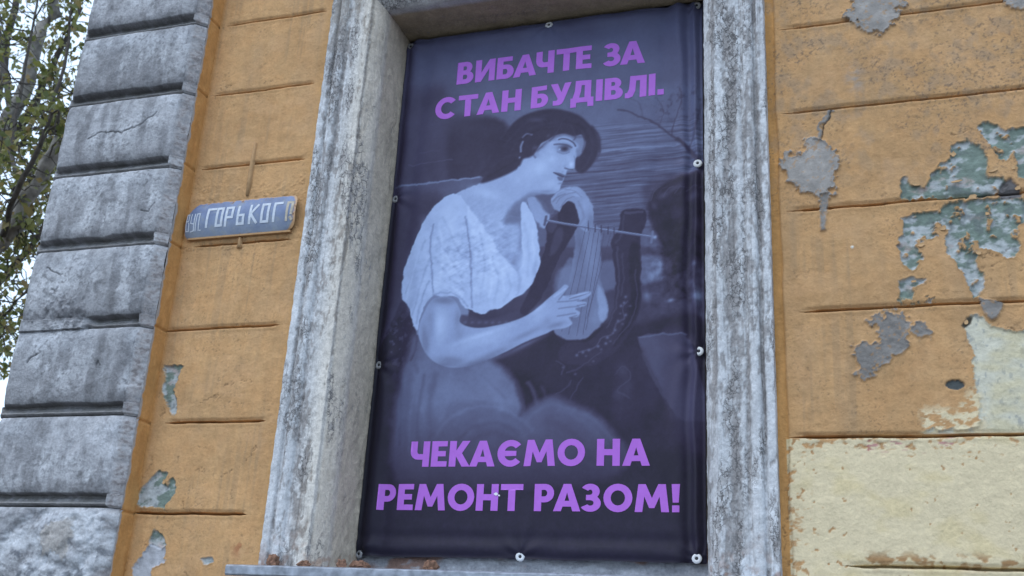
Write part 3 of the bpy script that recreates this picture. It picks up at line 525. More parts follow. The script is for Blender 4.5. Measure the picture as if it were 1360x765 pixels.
for P in [[(1300, 340), (1320, 338), (1345, 330)], [(1236, 300), (1250, 292)], [(1340, 430), (1350, 440), (1360, 424)], [(1265, 176), (1282, 174), (1298, 172)], [(1300, 355), (1318, 348), (1330, 346)], [(1340, 380), (1350, 365), (1360, 355)]]: crackline(f, P, .003)
for _ in range(14):
    r = random.Random(_ + 300); a, b = r.uniform(1050, 1350), r.uniform(290, 575)
    crackline(f, [(a, b), (a + r.uniform(8, 24), b + r.uniform(-5, 5)), (a + r.uniform(26, 46), b + r.uniform(-8, 8))], .002, .0012, (.24, .15, .07), .35)
bounds = sorted([0.] + lowR + gR + hiR + [zs[-1]])
for z0, z1 in zip(bounds[:-1], bounds[1:]): f.cut('plaster_block', M_WALL, building, z0, z1)

# --- between the corner and the window
xs = steps(np.arange(-2.716, -2.09, FINE), np.array([-2.09]))
gL = [3.5 * t + ZC for t in (.778, .6735, .5685, .464, .358, .247, .145)]
lowL = [gL[-1] - .37 * k for k in (1, 2, 3, 4, 5)]; hiL = [gL[0] + .37 * k for k in (1, 2, 3)]
zs = steps(np.arange(1.8, 4.62, FINE), np.arange(0, 1.8, .03), np.arange(4.62, 5.9, .03), np.array([z + e for z in gL + lowL + hiL for e in (-.007, -.0055, -.0042, -.003, -.0015, 0, .0015, .003, .0045, .006, .008)]))
f = Field(xs, zs); roughen(f, 111); tones(f, OCHRE * 1.06, 121); X, Z = f.X, f.Z
grooves(f, gL, [-2.69, -2.69, -2.69, -2.66, -2.74, -2.655, -2.74], [-2.165, -2.175, -2.17, -2.19, -2.185, -2.19, -2.215], .02, .055); grooves(f, lowL + hiL, [-2.7] * 8, [-2.18] * 8)
f.paint(ss(-2.695, -2.712, X) * .7, ORANGE)
f.paint(ss(-2.17, -2.14, X + .02 * f.wx) * .35, OCHRE * np.array([1.12, 1.1, .95]))
a = f.patch([(219, 489), (232, 484), (244, 486), (236, 500), (230, 516), (237, 546), (232, 553), (221, 540), (216, 522), (221, 505)], warp=.02)
b = f.patch([(182, 664), (188, 648), (200, 637), (214, 625), (224, 628), (217, 640), (221, 646), (228, 632), (234, 640), (232, 652), (226, 662), (218, 677), (204, 674), (184, 672)], warp=.014)
c = f.patch([(204, 702), (214, 708), (221, 722), (214, 728), (199, 725), (198, 714)], warp=.014); d = f.patch([(267, 742), (282, 739), (284, 747), (272, 751)], warp=.01)
gm = np.maximum.reduce([a, b, c, d]); oldpaint(f, gm, 163); rim(f, gm)
m = f.patch([(200, 722), (219, 726), (218, 748), (203, 752), (198, 790), (166, 790), (178, 752), (190, 733)], warp=.02); f.lay(m, np.array([.42, .43, .46]) * (.7 + .6 * fbm(X / .02, Z / .02, 170, 3))[..., None], .004); rim(f, m)
cx, cz = at(318, 728, 0); f.paint(np.exp(-(((X - cx) / .035) ** 2 + ((Z - cz) / .03) ** 2)) * np.clip((fbm(X / .02, Z / .02, 171, 3) - .45) * 6, 0, 1) * .8, np.array([.38, .15, .07]))
for P in [[(262, 533), (280, 528), (300, 525)], [(300, 508), (318, 505), (334, 510)], [(258, 628), (270, 622), (282, 632), (296, 634), (306, 622)], [(309, 650), (310, 664)], [(244, 664), (246, 674)], [(214, 552), (219, 534), (222, 520)], [(284, 712), (286, 722)], [(310, 540), (320, 535)],
          [(185, 640), (198, 622), (202, 606)], [(214, 626), (230, 618), (240, 606)], [(256, 750), (258, 742)], [(244, 758), (254, 762)], [(310, 536), (316, 544)], [(318, 620), (330, 606), (338, 590)], [(338, 700), (340, 715)], [(336, 728), (334, 734)], [(198, 706), (192, 724), (184, 738), (170, 745), (166, 762)], [(290, 118), (310, 114)], [(260, 595), (275, 592)]]:
    crackline(f, P)
for _ in range(12):
    r = random.Random(_); a, b = r.uniform(215, 370), r.uniform(60, 740)
    crackline(f, [(a, b), (a + r.uniform(6, 16), b + r.uniform(-5, 5)), (a + r.uniform(18, 30), b + r.uniform(-8, 8))], .0025, .0015, (.24, .15, .07), .4)
# ragged overpaint above and below the sign
m = f.patch([(246, 262), (290, 252), (395, 246), (398, 266), (250, 276)], warp=.09, soft=.014); f.y -= m * .003 * (.5 + fbm(X / .02, Z / .02, 173, 3))
m = f.patch([(238, 312), (300, 318), (392, 306), (396, 316), (240, 332)], warp=.09, soft=.012); f.y -= m * .003 * (.5 + fbm(X / .02, Z / .02, 174, 3))
bounds = sorted([0.] + [z for z in lowL if z > .05] + gL + hiL + [zs[-1]])
for z0, z1 in zip(bounds[:-1], bounds[1:]): f.cut('plaster_block', M_WALL, building, z0, z1)

# --- above and below the window
for z0, z1 in ((0, 1.88), (4.5, 5.88)):
    f = Field(np.arange(-2.1, -.28, .03), np.linspace(z0, z1, 60)); roughen(f, 211); tones(f, OCHRE, 221); f.cut('plaster_block', M_WALL, building, z0, z1)

# --- corner pilaster: rusticated grey blocks
XL, XR, YF, YG = -3.398, -2.716, -.129, -.088
J = [3.40 * t + ZC for t in (.786, .682, .5755, .470, .364, .2565, .1505)]
J = [J[0] + .36 * k for k in (3, 2, 1)] + J + [J[-1] - .36 * k for k in (1, 2, 3, 4, 5) if J[-1] - .36 * k > .1]
extra = np.array([z + e for z in J for e in (0, .0015, .003, .005, .0085, .011, .0135, .0165, .0195, .023, .027, .031, .036, .041, .046, .0475, .0495, .053, .056)])
zs = steps(np.arange(1.8, 4.65, .0036), np.arange(0, 1.8, .03), np.arange(4.65, 5.9, .03), extra)
xs = steps(np.arange(XL, XR, .0036), np.array([XR, XR - .047, XR - .044, XL + .045]))
f = Field(xs, zs); X, Z = f.X, f.Z
edge = (fbm(X * 0, Z / .1, 301, 4) - .5) * .012 + (fbm(X * 0, Z / .02, 302, 2) - .5) * .006
bev = np.clip((X - (XR - .046) + edge) / .046, 0, 1); bevl = np.clip((XL + .045 - X) / .045, 0, 1)
f.y[:] = YF
full = np.zeros(X.shape); thin = np.zeros(X.shape); low = np.zeros(X.shape); blk = np.zeros(X.shape)
rj = random.Random(5); pil = .012 * np.exp(-(XR - .046 - X) / .02) * (X < XR - .046); JY = np.full(X.shape, YG); bead = np.zeros(X.shape); n0 = fbm(X / .03, Z / .012, 300, 3)
for k, z in enumerate(J):
    wob = (fbm(X / .08, X * 0 + z * 5, 303, 4) - .5) * .012
    g = ss(-.001, .002, Z - z) * ss(.054 + .0015, .048, Z - z + wob)
    if abs(z - (3.40 * .364 + ZC)) < .01: g = g * ss(at(112, 435, YF)[0] - .02, at(122, 435, YF)[0], X)
    h = Z - z; jy = YG + .012 * ss(.030, .044, h) - .016 * np.exp(-((h - .0165) / .0065) ** 2) + .03 * ss(.0085, .005, h); JY = np.where((h > -.02) & (h < .07), jy + (n0 - .5) * .006, JY); bead = np.maximum(bead, np.exp(-((h - .0165) / .006) ** 2))
    full = np.maximum(full, g); thin = np.maximum(thin, np.exp(-((Z - z - .002) / .004) ** 2))
    pil = pil + (.016 * np.exp(-(z - Z) / .016) * (Z <= z) + .012 * np.exp(-(Z - z - .052) / .022) * (Z > z + .05))
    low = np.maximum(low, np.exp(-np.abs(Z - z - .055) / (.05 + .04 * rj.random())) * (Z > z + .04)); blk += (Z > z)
f.y += np.clip(pil, 0, .02)
inn = ss(0.02, 0, bev) * ss(XL + .006, XL + .03, X)
roughen(f, 311, 1.4); f.y += (fbm(X / .06, Z / .06, 315, 4) - .5) * .008
bottom = ss(J[-1] * 0 + (3.40 * .1505 + ZC), (3.40 * .1505 + ZC) - .03, Z)
f.y += bottom * ((fbm(X / .12, Z / .10, 318, 3) - .5) * .04 + np.clip(fbm(X / .05, Z / .05, 319, 4) - .52, 0, 1) * .05)
f.y += np.maximum(bev, bevl) ** 1.15 * .045 * (1 - 0 * full)
f.y = np.where(full * inn > 0, f.y + (JY - f.y) * full * inn, f.y); f.y += thin * (1 - inn) * .012
# colour: grey render under thin bluish whitewash, soot on the undersides and in runs
n1 = fbm(X / .14, Z / .09, 321, 5); n2 = fbm(X / .03, Z / .03, 325, 4); n3 = fbm(X / .012, Z / .012, 329, 3); nr = fbm(X / .05, Z / .22, 331, 4)
f.c[:] = np.array([.40, .405, .425]) * (.74 + .52 * n2)[..., None] * (.86 + .28 * np.random.RandomState(4).rand(40)[blk.astype(int)])[..., None]
f.paint(np.clip((n1 - .42) * 3.2 + (n2 - .5) * 1.2, 0, 1) * .85, np.array([.60, .615, .645])); f.paint(np.clip((nr - .46) * 6, 0, 1) * .6, np.array([.17, .17, .18]))
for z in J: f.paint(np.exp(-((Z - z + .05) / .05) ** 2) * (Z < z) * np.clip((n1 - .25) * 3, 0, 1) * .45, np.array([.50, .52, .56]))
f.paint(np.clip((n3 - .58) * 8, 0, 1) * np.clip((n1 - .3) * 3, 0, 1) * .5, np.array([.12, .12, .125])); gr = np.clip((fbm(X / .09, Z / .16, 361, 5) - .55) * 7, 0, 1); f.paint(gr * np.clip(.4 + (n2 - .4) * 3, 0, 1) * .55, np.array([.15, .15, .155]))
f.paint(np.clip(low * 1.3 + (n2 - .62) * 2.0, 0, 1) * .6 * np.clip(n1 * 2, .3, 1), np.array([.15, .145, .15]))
f.paint(full * inn * np.clip(.75 + (n2 - .5) * 1.6, 0, 1), np.array([.19, .185, .18])); f.paint(full * inn * bead * .8, np.array([.32, .31, .305]))
f.paint(np.clip(bev * 3, 0, 1) * np.clip(.75 + (n3 - .5) * 2, 0, 1), np.array([.42, .40, .40])); f.paint(np.clip(bev * 3, 0, 1) * np.clip((n3 - .56) * 7, 0, 1) * .7, np.array([.22, .2, .2]))
nq = fbm(X / .09, Z / .07, 345, 5); f.paint(bottom * np.clip((nq - .4) * 5, 0, 1) * .85, np.array([.58, .60, .63])); f.paint(bottom * np.clip((fbm(X / .04, Z / .03, 347, 4) - .58) * 7, 0, 1) * ss(J[9] - .10, J[9] - .18, Z) * .75, np.array([.10, .11, .13]))
m = f.patch([(62, 700), (80, 693), (98, 692), (96, 712), (84, 738), (58, 735), (52, 715)], YF, .04, .006); f.lay(m * .8, np.array([.42, .39, .36]), -.004)
for P in [[(116, 184), (130, 177), (145, 175), (160, 176), (172, 172), (188, 165), (196, 158), (208, 148)], [(34, 482), (42, 473), (49, 469)], [(126, 486), (129, 478), (132, 484)], [(64, 355), (72, 362), (82, 364)], [(186, 278), (198, 280), (204, 268)], [(70, 384), (74, 390)]]:
    m = f.stroke(P, .0045, YF); f.paint(m * .8, np.array([.07, .07, .075])); f.y += m * .007
m = f.patch([(60, 395), (100, 390), (112, 415), (118, 436), (60, 440), (50, 420)], YF, .08, .012); f.y += m * (fbm(X / .02, Z / .02, 341, 3) - .5) * .02; f.paint(m * np.clip((n2 - .35) * 3, 0, 1) * .75, np.array([.14, .14, .15]))
bounds = sorted([0.] + J + [zs[-1]])
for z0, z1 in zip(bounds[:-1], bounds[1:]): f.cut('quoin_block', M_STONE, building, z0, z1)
# the pilaster's painted return beside the ochre wall
ys = np.linspace(YF + .043, .012, 30); zz = steps(np.arange(1.8, 4.65, .004), np.arange(0, 1.8, .04), np.arange(4.65, 5.9, .04)); YY, ZZ = np.meshgrid(ys, zz)
nn = fbm(YY / .02, ZZ / .05, 351, 4); e = np.clip((YF + .043 + .022 * fbm(ZZ / .04, ZZ * 0, 352, 4) - YY) / .004 + .5, 0, 1)
XX = XR + (fbm(YY / .04, ZZ / .08, 353, 4) - .5) * .008 + .001
for z in gL: XX = XX - .008 * np.exp(-((ZZ - z + .004) / .005) ** 2)
cc = ORANGE * (.85 + .35 * nn)[..., None]; cc = cc + (np.array([.42, .40, .39]) - cc) * e[..., None]
grid('pilaster_return', XX, YY, ZZ, cc, M_WALL, building, np.zeros(XX.shape))

# --- window surround: moulded jambs and lintel
PROF = [(-.002, .03), (0, -.034), (.003, -.038), (.026, -.039), (.032, -.034), (.037, -.022), (.043, -.022), (.049, -.040), (.056, -.047), (.066, -.049), (.078, -.046), (.086, -.037), (.09, -.026), (.098, -.025), (.104, -.030), (.118, -.033), (.14, -.037), (.165, -.044), (.185, -.0515), (.196, -.053), (.200, -.050), (.202, -.045), (.204, -.038), (.209, -.034), (.216, -.028), (.225, -.018), (.236, -.004), (.243, .008), (.2455, .016), (.247, .026), (.247, .06), (.2475, .12), (.247, .25), (.247, .262)]
P = np.array(PROF); P[:, 1] = np.where((P[:, 0] < .2) & (P[:, 1] < -.01), -.042 + (P[:, 1] + .042) * .62, P[:, 1]); L = np.r_[0, np.cumsum(np.hypot(*np.diff(P, axis=0).T))]
def surround(name, x_out, sgn, sc, horizontal=False):
    l = np.arange(0, L[-1], .0035 if not horizontal else .006); s = np.interp(l, L, P[:, 0]); y = np.interp(l, L, P[:, 1])
    s2 = np.where(s < .2, s * sc, s + .2 * (sc - 1))
    if not horizontal:
        t = np.linspace(0, 1, 740); zt = ZC + 2.682 + .247 - np.clip(s, 0, .247); z0 = ZC + .318
        Zg = z0 + t[:, None] * (zt - z0)[None]; Xg = np.broadcast_to((x_out + sgn * s2)[None], Zg.shape).copy(); A, Bv = Xg, Zg
    else:
        t = np.linspace(0, 1, 420); xl = -2.118 + s; xr = -.273 - np.where(s < .2, s * .925, s - .015)
        Xg = xl[None] + t[:, None] * (xr - xl)[None]; Zg = np.broadcast_to((ZC + 2.682 + .247 - s)[None], Xg.shape).copy(); A, Bv = Zg, Xg
    S = np.broadcast_to(s[None], Zg.shape); Yg = np.broadcast_to(y[None], Zg.shape).copy(); Lg = np.broadcast_to(l[None], Zg.shape)
    q = 400 + int(sgn * 7) + 20 * horizontal
    w1 = fbm(Lg / .03, Bv / .03, q, 4) - .5; w2 = fbm(Lg / .012, Bv / .15, q + 3, 4); w3 = fbm(Lg / .04, Bv / .5, q + 5, 4); w4 = fbm(Lg / .008, Bv / .01, q + 7, 3); w5 = fbm(Lg / .1, Bv / .12, q + 9, 4)
    front = S < .2455
    rough = np.clip((w5 - .45) * 4, 0, 1)
    Yg += np.where(front, w1 * .007 + (w4 - .5) * .003 * rough, w1 * .003)
    if horizontal: Zg += np.where(front, 0, w1 * .006)
    else: Xg += np.where(front, w1 * .003, sgn * w1 * .007)
    # lost whitewash: shallow pits
    loss = np.clip((w2 * .35 + w3 * .8 + (w4 - .5) * .35 - .66) * 6, 0, 1) * .6
    band = np.exp(-((S - .040) / .008) ** 2) + np.exp(-((S - .094) / .008) ** 2) + np.exp(-((S - .205) / .009) ** 2) + (.75 if sgn < 0 else .2) * np.exp(-((S - .14) / .026) ** 2)
    loss = np.clip(loss + np.clip(band, 0, 1) * np.clip((w3 - .38) * 3 + (w2 - .45) * 2.5 + (w4 - .5) * 1.5, 0, 1), 0, 1); loss = np.where(front, loss, loss * .4)
    Yg += np.where(front, loss * .002, 0)
    col = np.array([.62, .635, .655]) * (.86 + .28 * w5)[..., None]
    col = col + (np.array([.34, .325, .32]) - col) * (loss * .8)[..., None]
    chip = np.clip((fbm(Lg / .016, Bv / .035, q + 21, 4) * .7 + w3 * .5 - .66) * 14, 0, 1) * front; col = col + (np.array([.31, .295, .29]) * (.8 + .4 * w4)[..., None] - col) * (chip * .8)[..., None]; Yg += chip * .0018
    vs_ = np.clip((fbm(Lg / .006, Bv / .35, q + 25, 3) - .62) * 9, 0, 1) * np.clip((w3 - .35) * 3, 0, 1) * front; col = col + (np.array([.20, .19, .19]) - col) * (vs_ * .5)[..., None]; Yg += vs_ * .0015
    dk = np.clip((w4 - .58) * 8, 0, 1) * np.clip((w3 - .42) * 4, 0, 1) * front * np.clip(band + .25, 0, 1); col = col + (np.array([.12, .115, .115]) - col) * (dk * .55)[..., None]
    inner = ss(.203, .212, S) * (1 if sgn > 0 else .1); grey = np.array([.54, .515, .49]) * (.85 + .3 * w5)[..., None]; col = col + (grey - col) * (inner * .75)[..., None]
    deep = ss(.03, .06, Yg) * (~front); warm = np.array([.58, .53, .46]) if not horizontal else np.array([.42, .31, .17])
    col = col + (warm * (.8 + .4 * w5)[..., None] - col) * (deep * .8)[..., None]
    if not horizontal:
        bot = np.exp(-(Zg - ZC - .318) / .06) * np.clip((fbm(Lg / .03, Bv / .025, q + 11, 3) - .5) * 7, 0, 1); col = col + (np.array([.30, .16, .10]) - col) * (bot * .8)[..., None]
        up_ = ss(4.0, 4.3, Zg) * np.clip((w3 - .35) * 3, 0, 1) * .4; col = col + (np.array([.36, .32, .26]) - col) * up_[..., None]
    if sgn > 0 and not horizontal: col = col * (1 + (np.array([.08, 0, -.12]) * ss(.08, .2, S)[..., None]))
    wl = fbm(Lg / .05, Bv / .2, q + 15, 4); k = .12 * front + np.clip(np.exp(-((S - .14) / .024) ** 2) * (1.2 if sgn < 0 else .35) * np.clip((wl - .38) * 5, 0, 1) + np.exp(-((S - .045) / .012) ** 2) * np.clip((wl - .5) * 5, 0, 1) * .7 + np.exp(-((S - .21) / .012) ** 2) * np.clip((wl - .45) * 5, 0, 1) * .8 + np.clip((wl - .52) * 6, 0, 1) * .7, 0, 1) * np.where(front, 1.1, .45); k = np.clip(k, 0, 1)
    return grid(name, Xg, Yg, Zg, col, M_JAMB, building, k, flip=(sgn < 0) or horizontal)
surround('window_jamb', -2.118, 1, 1.0)
surround('window_jamb', -.273, -1, .925)
surround('window_lintel', 0, 1, 1.0, True)

# --- ledge behind the sill, sheet-metal sill, rest of the shell
f = Field(np.arange(-1.95, -.40, .0036), np.arange(1.88, 2.06, .0036)); X, Z = f.X, f.Z
f.y[:] = .268 + (fbm(X / .05, Z / .03, 501, 4) - .5) * .02 + ss(2.0, 2.02, Z) * .03; nn = fbm(X / .05, Z / .02, 503, 4); nb = fbm(X / .16, Z / .08, 507, 3)
f.c[:] = np.array([.36, .37, .40]) * (.7 + .6 * nn)[..., None]; f.paint(np.clip((nb - .55) * 9, 0, 1) * .8, np.array([.28, .15, .10])); f.paint(np.clip((nn - .58) * 9, 0, 1) * .6, np.array([.5, .52, .56]))
f.cut('window_ledge', M_STONE, building, 1.88, 2.06)
bm = bmesh.new(); xs_ = at(300, 750, -.12)[0]; zt = at(300, 750, -.12)[1]; ze = -.18; n = 60
vs = []
for i in range(n + 1):
    x = xs_ + (ze - xs_) * i / n; r = random.Random(i); j = r.uniform(-.0012, .0012); k = r.uniform(-.002, .002)
    vs.append([bm.verts.new((x, y, z)) for y, z in ((.27, zt + .026), (-.10, zt + .004), (-.118 + k, zt + j), (-.122 + k, zt - .004 + j), (-.121 + k, zt - .030 + j), (-.116 + k, zt - .036), (-.108, zt - .034), (-.105, zt - .012), (.0, zt - .012))])
for a, b in zip(vs, vs[1:]):
    for i in range(len(a) - 1): bm.faces.new((a[i], b[i], b[i + 1], a[i + 1]))
bm.faces.new(vs[0]); bm.faces.new(vs[-1][::-1]); bmesh.ops.recalc_face_normals(bm, faces=bm.faces)
bm_obj('window_sill', bm, M_SHEET, building)
bm = bmesh.new(); add_box(bm, (XL + .04, .30, 0), (2.38, 7, 5.86)); bm_obj('light_stop_body', bm, M_DARK, building)  # unseen solid box as the building body, added to keep light from leaking
bm = bmesh.new(); add_box(bm, (XL + .005, -.02, 0), (XL + .3, 7.02, 5.86)); bm_obj('side_wall', bm, M_PLASTER, building); bm = bmesh.new(); add_box(bm, (2.36, .02, 0), (2.4, 7.02, 5.86)); bm_obj('side_wall', bm, M_PLASTER, building)
bm = bmesh.new()
for a, h0, h1 in ((.12, 5.88, 5.98), (.22, 5.982, 6.1), (.36, 6.102, 6.22)): add_box(bm, (XL - a, YF - a, h0), (2.4, 7.02 + a, h1), .012)
bm_obj('cornice', bm, M_STONE if False else M_PLASTER, building)
bm = bmesh.new(); v = [bm.verts.new(p) for p in ((XL - .4, YF - .4, 6.225), (2.45, YF - .4, 6.225), (2.45, 7.4, 6.225), (XL - .4, 7.4, 6.225), (XL + 2, 3.4, 8), (2.45, 3.4, 8))]
for q in ((0, 1, 5, 4), (1, 2, 5), (2, 3, 4, 5), (3, 0, 4), (3, 2, 1, 0)): bm.faces.new([v[i] for i in q])
bm_obj('roof', bm, M_ROOF, building)
# lifted flakes of paint at the torn edges
for i, (px, py, sx, sz, rot) in enumerate([(1318, 226, .03, .022, 20), (1292, 262, .03, .026, -8), (1252, 303, .022, .024, 30), (1311, 284, .018, .016, 0), (1224, 325, .026, .02, 10), (1216, 245, .028, .014, -10), (1270, 241, .04, .012, 5), (1345, 222, .02, .034, 12), (218, 640, .016, .026, 25), (1266, 205, .024, .026, -15), (1352, 250, .02, .02, 40), (1300, 336, .022, .018, 15), (1283, 428, .016, .02, 0), (1213, 374, .024, .01, 0)]):
    bm = bmesh.new(); r = random.Random(i); cx, cz = at(px, py, 0); ca, sa = math.cos(R(rot)), math.sin(R(rot)); rad = [r.uniform(.55, 1.1) for _ in range(11)]; V = []
    for q in (.5, 1):
        V.append([])
        for a in range(11):
            u, v = q * rad[a] * .5 * math.cos(2 * math.pi * a / 11), q * rad[a] * .5 * math.sin(2 * math.pi * a / 11)
            V[-1].append(bm.verts.new((cx + (u * sx) * ca - (v * sz) * sa, -.0015 - .010 * max(0, .2 - v) ** 1.5, cz + (u * sx) * sa + (v * sz) * ca)))
    bm.faces.new(V[0][::-1])
    for a in range(11): bm.faces.new((V[0][a], V[0][(a + 1) % 11], V[1][(a + 1) % 11], V[1][a]))
    bmesh.ops.recalc_face_normals(bm, faces=bm.faces)
    if sum(f_.normal.y for f_ in bm.faces) > 0: bmesh.ops.reverse_faces(bm, faces=bm.faces)
    bmesh.ops.solidify(bm, geom=bm.faces[:], thickness=.0016); bmesh.ops.recalc_face_normals(bm, faces=bm.faces)
    bm_obj('paint_flake', bm, M_FLAKE, building)

# ------------------------------------------------------------------ ground
bm = bmesh.new(); v = [bm.verts.new((x, y, 0)) for x, y in ((-300, -300), (300, -300), (300, 300), (-300, 300))]; bm.faces.new(v)
tag(bm_obj('ground', bm, M_GROUND), kind='structure')

# ------------------------------------------------------------------ printed banner
YB = .242; BX0, BX1, BZ0, BZ1 = -1.868, -.540, ZC + .391, ZC + 2.664
EYE = [(545, 61), (729, 33), (925, 6), (524, 263), (502, 484), (474.5, 735), (690, 739), (925.5, 742), (927, 218), (928, 466)]
EYE = [at(a, b, YB - .01) for a, b in EYE]
def sheet_y(x, z):
    """Depth of the slack vinyl: tension folds at the edges, a curled left hem, a sagging lower hem."""
    u, v = (x - BX0), (z - BZ0); ur, vt = BX1 - x, BZ1 - z
    y = np.full(np.shape(x), YB - .012)
    y = y - .010 * np.sin(np.clip(u / 1.328, 0, 1) * math.pi) * np.sin(np.clip(v / 2.273, 0, 1) * math.pi)
    wv = fbm(z / .35, z * 0 + 1.3, 601, 3) - .5
    y = y + .011 * np.exp(-((u - .012) / .016) ** 2) - .006 * np.exp(-((u - .055 - .03 * wv) / .022) ** 2) + .004 * np.exp(-((u - .11 - .05 * wv) / .03) ** 2)
    y = y + .009 * np.exp(-((ur - .008) / .012) ** 2) - .009 * np.exp(-((ur - .034 - .03 * wv) / .012) ** 2) + .008 * np.exp(-((ur - .062 - .03 * wv) / .016) ** 2) - .009 * np.exp(-((ur - .10 - .08 * wv) / .020) ** 2) * (.3 + np.exp(-vt / .6)) + .007 * np.exp(-((ur - .15 - .12 * wv - .10 * vt) / .02) ** 2) * np.exp(-vt / .5)
    y = y + .006 * np.sin((u * 34 + vt * 9) + 2 * wv) * np.exp(-vt / .22) * np.exp(-ur / .5) + .005 * np.sin(u * 12 - vt * 34 + 3 * wv) * np.exp(-vt / .12) * np.clip(vt / .03, 0, 1)
    y = y + .004 * np.exp(-((v - .006) / .012) ** 2) - .0045 * np.exp(-((v - .035 - .012 * (fbm(x / .3, x * 0, 603, 3) - .5)) / .020) ** 2) * (.3 + 1.2 * fbm(x / .2, x * 0 + 3, 604, 2)) + .003 * np.exp(-((v - .075) / .02) ** 2)
    y = y + .005 * np.exp(-((vt - .006) / .012) ** 2) - .004 * np.exp(-((vt - .04) / .02) ** 2)
    y = y + (fbm(x / .3, z / .5, 605, 3) - .5) * .016 + (fbm(x / .10, z / .16, 607, 3) - .5) * .004
    for ex, ez in EYE:                                   # pulled back at each fixing
        r2 = (x - ex) ** 2 + (z - ez) ** 2; y = y + .006 * np.exp(-r2 / .0016)
        a = np.arctan2(z - ez, x - ex); y = y + .003 * np.sin(a * 7 + ex * 20) * np.exp(-r2 / .012) * (1 - np.exp(-r2 / .0008))
    return y
banner = empty('banner', ((BX0 + BX1) / 2, YB, BZ0))
tag(banner, 'tall dark purple vinyl banner with a woman at a lyre, nailed into the window opening', 'banner')
K_ = 384.
xs = np.linspace(BX0, BX1, 424); zs = np.linspace(BZ0, BZ1, 722); X, Z = np.meshgrid(xs, zs)
tone = paint_picture(X * K_, Z * K_, lambda a, b: tuple(k * K_ for k in at(a, b, YB)))
tone = tone * (1 - .55 * np.exp(-((X - BX0) / .05) ** 2) * np.clip(1.2 - (Z - BZ0) / 2.6, 0, 1))  # left margin: dark print plus the shade at that edge, both put into the tone
st = [0, .16, .2, .3, .4, .5, .6, .7, .85]
TONE = ([.007, .020, .034, .066, .110, .180, .265, .38, .55], [.006, .017, .027, .060, .120, .218, .335, .48, .66], [.010, .033, .058, .116, .215, .365, .55, .73, .9])
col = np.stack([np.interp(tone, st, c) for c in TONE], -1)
u, v = X - BX0, Z - BZ0; ur, vt = BX1 - X, BZ1 - Z
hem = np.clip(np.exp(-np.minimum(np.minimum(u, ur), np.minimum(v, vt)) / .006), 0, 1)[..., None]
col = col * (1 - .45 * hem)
scz = .004 * (fbm(X / .08, X * 0, 611, 3) - .5)
zedge = Z + np.where(v < .05, 1, 0) * scz * 2
grid('printed_sheet', X, sheet_y(X, Z), zedge, col, M_CLOTH, banner)
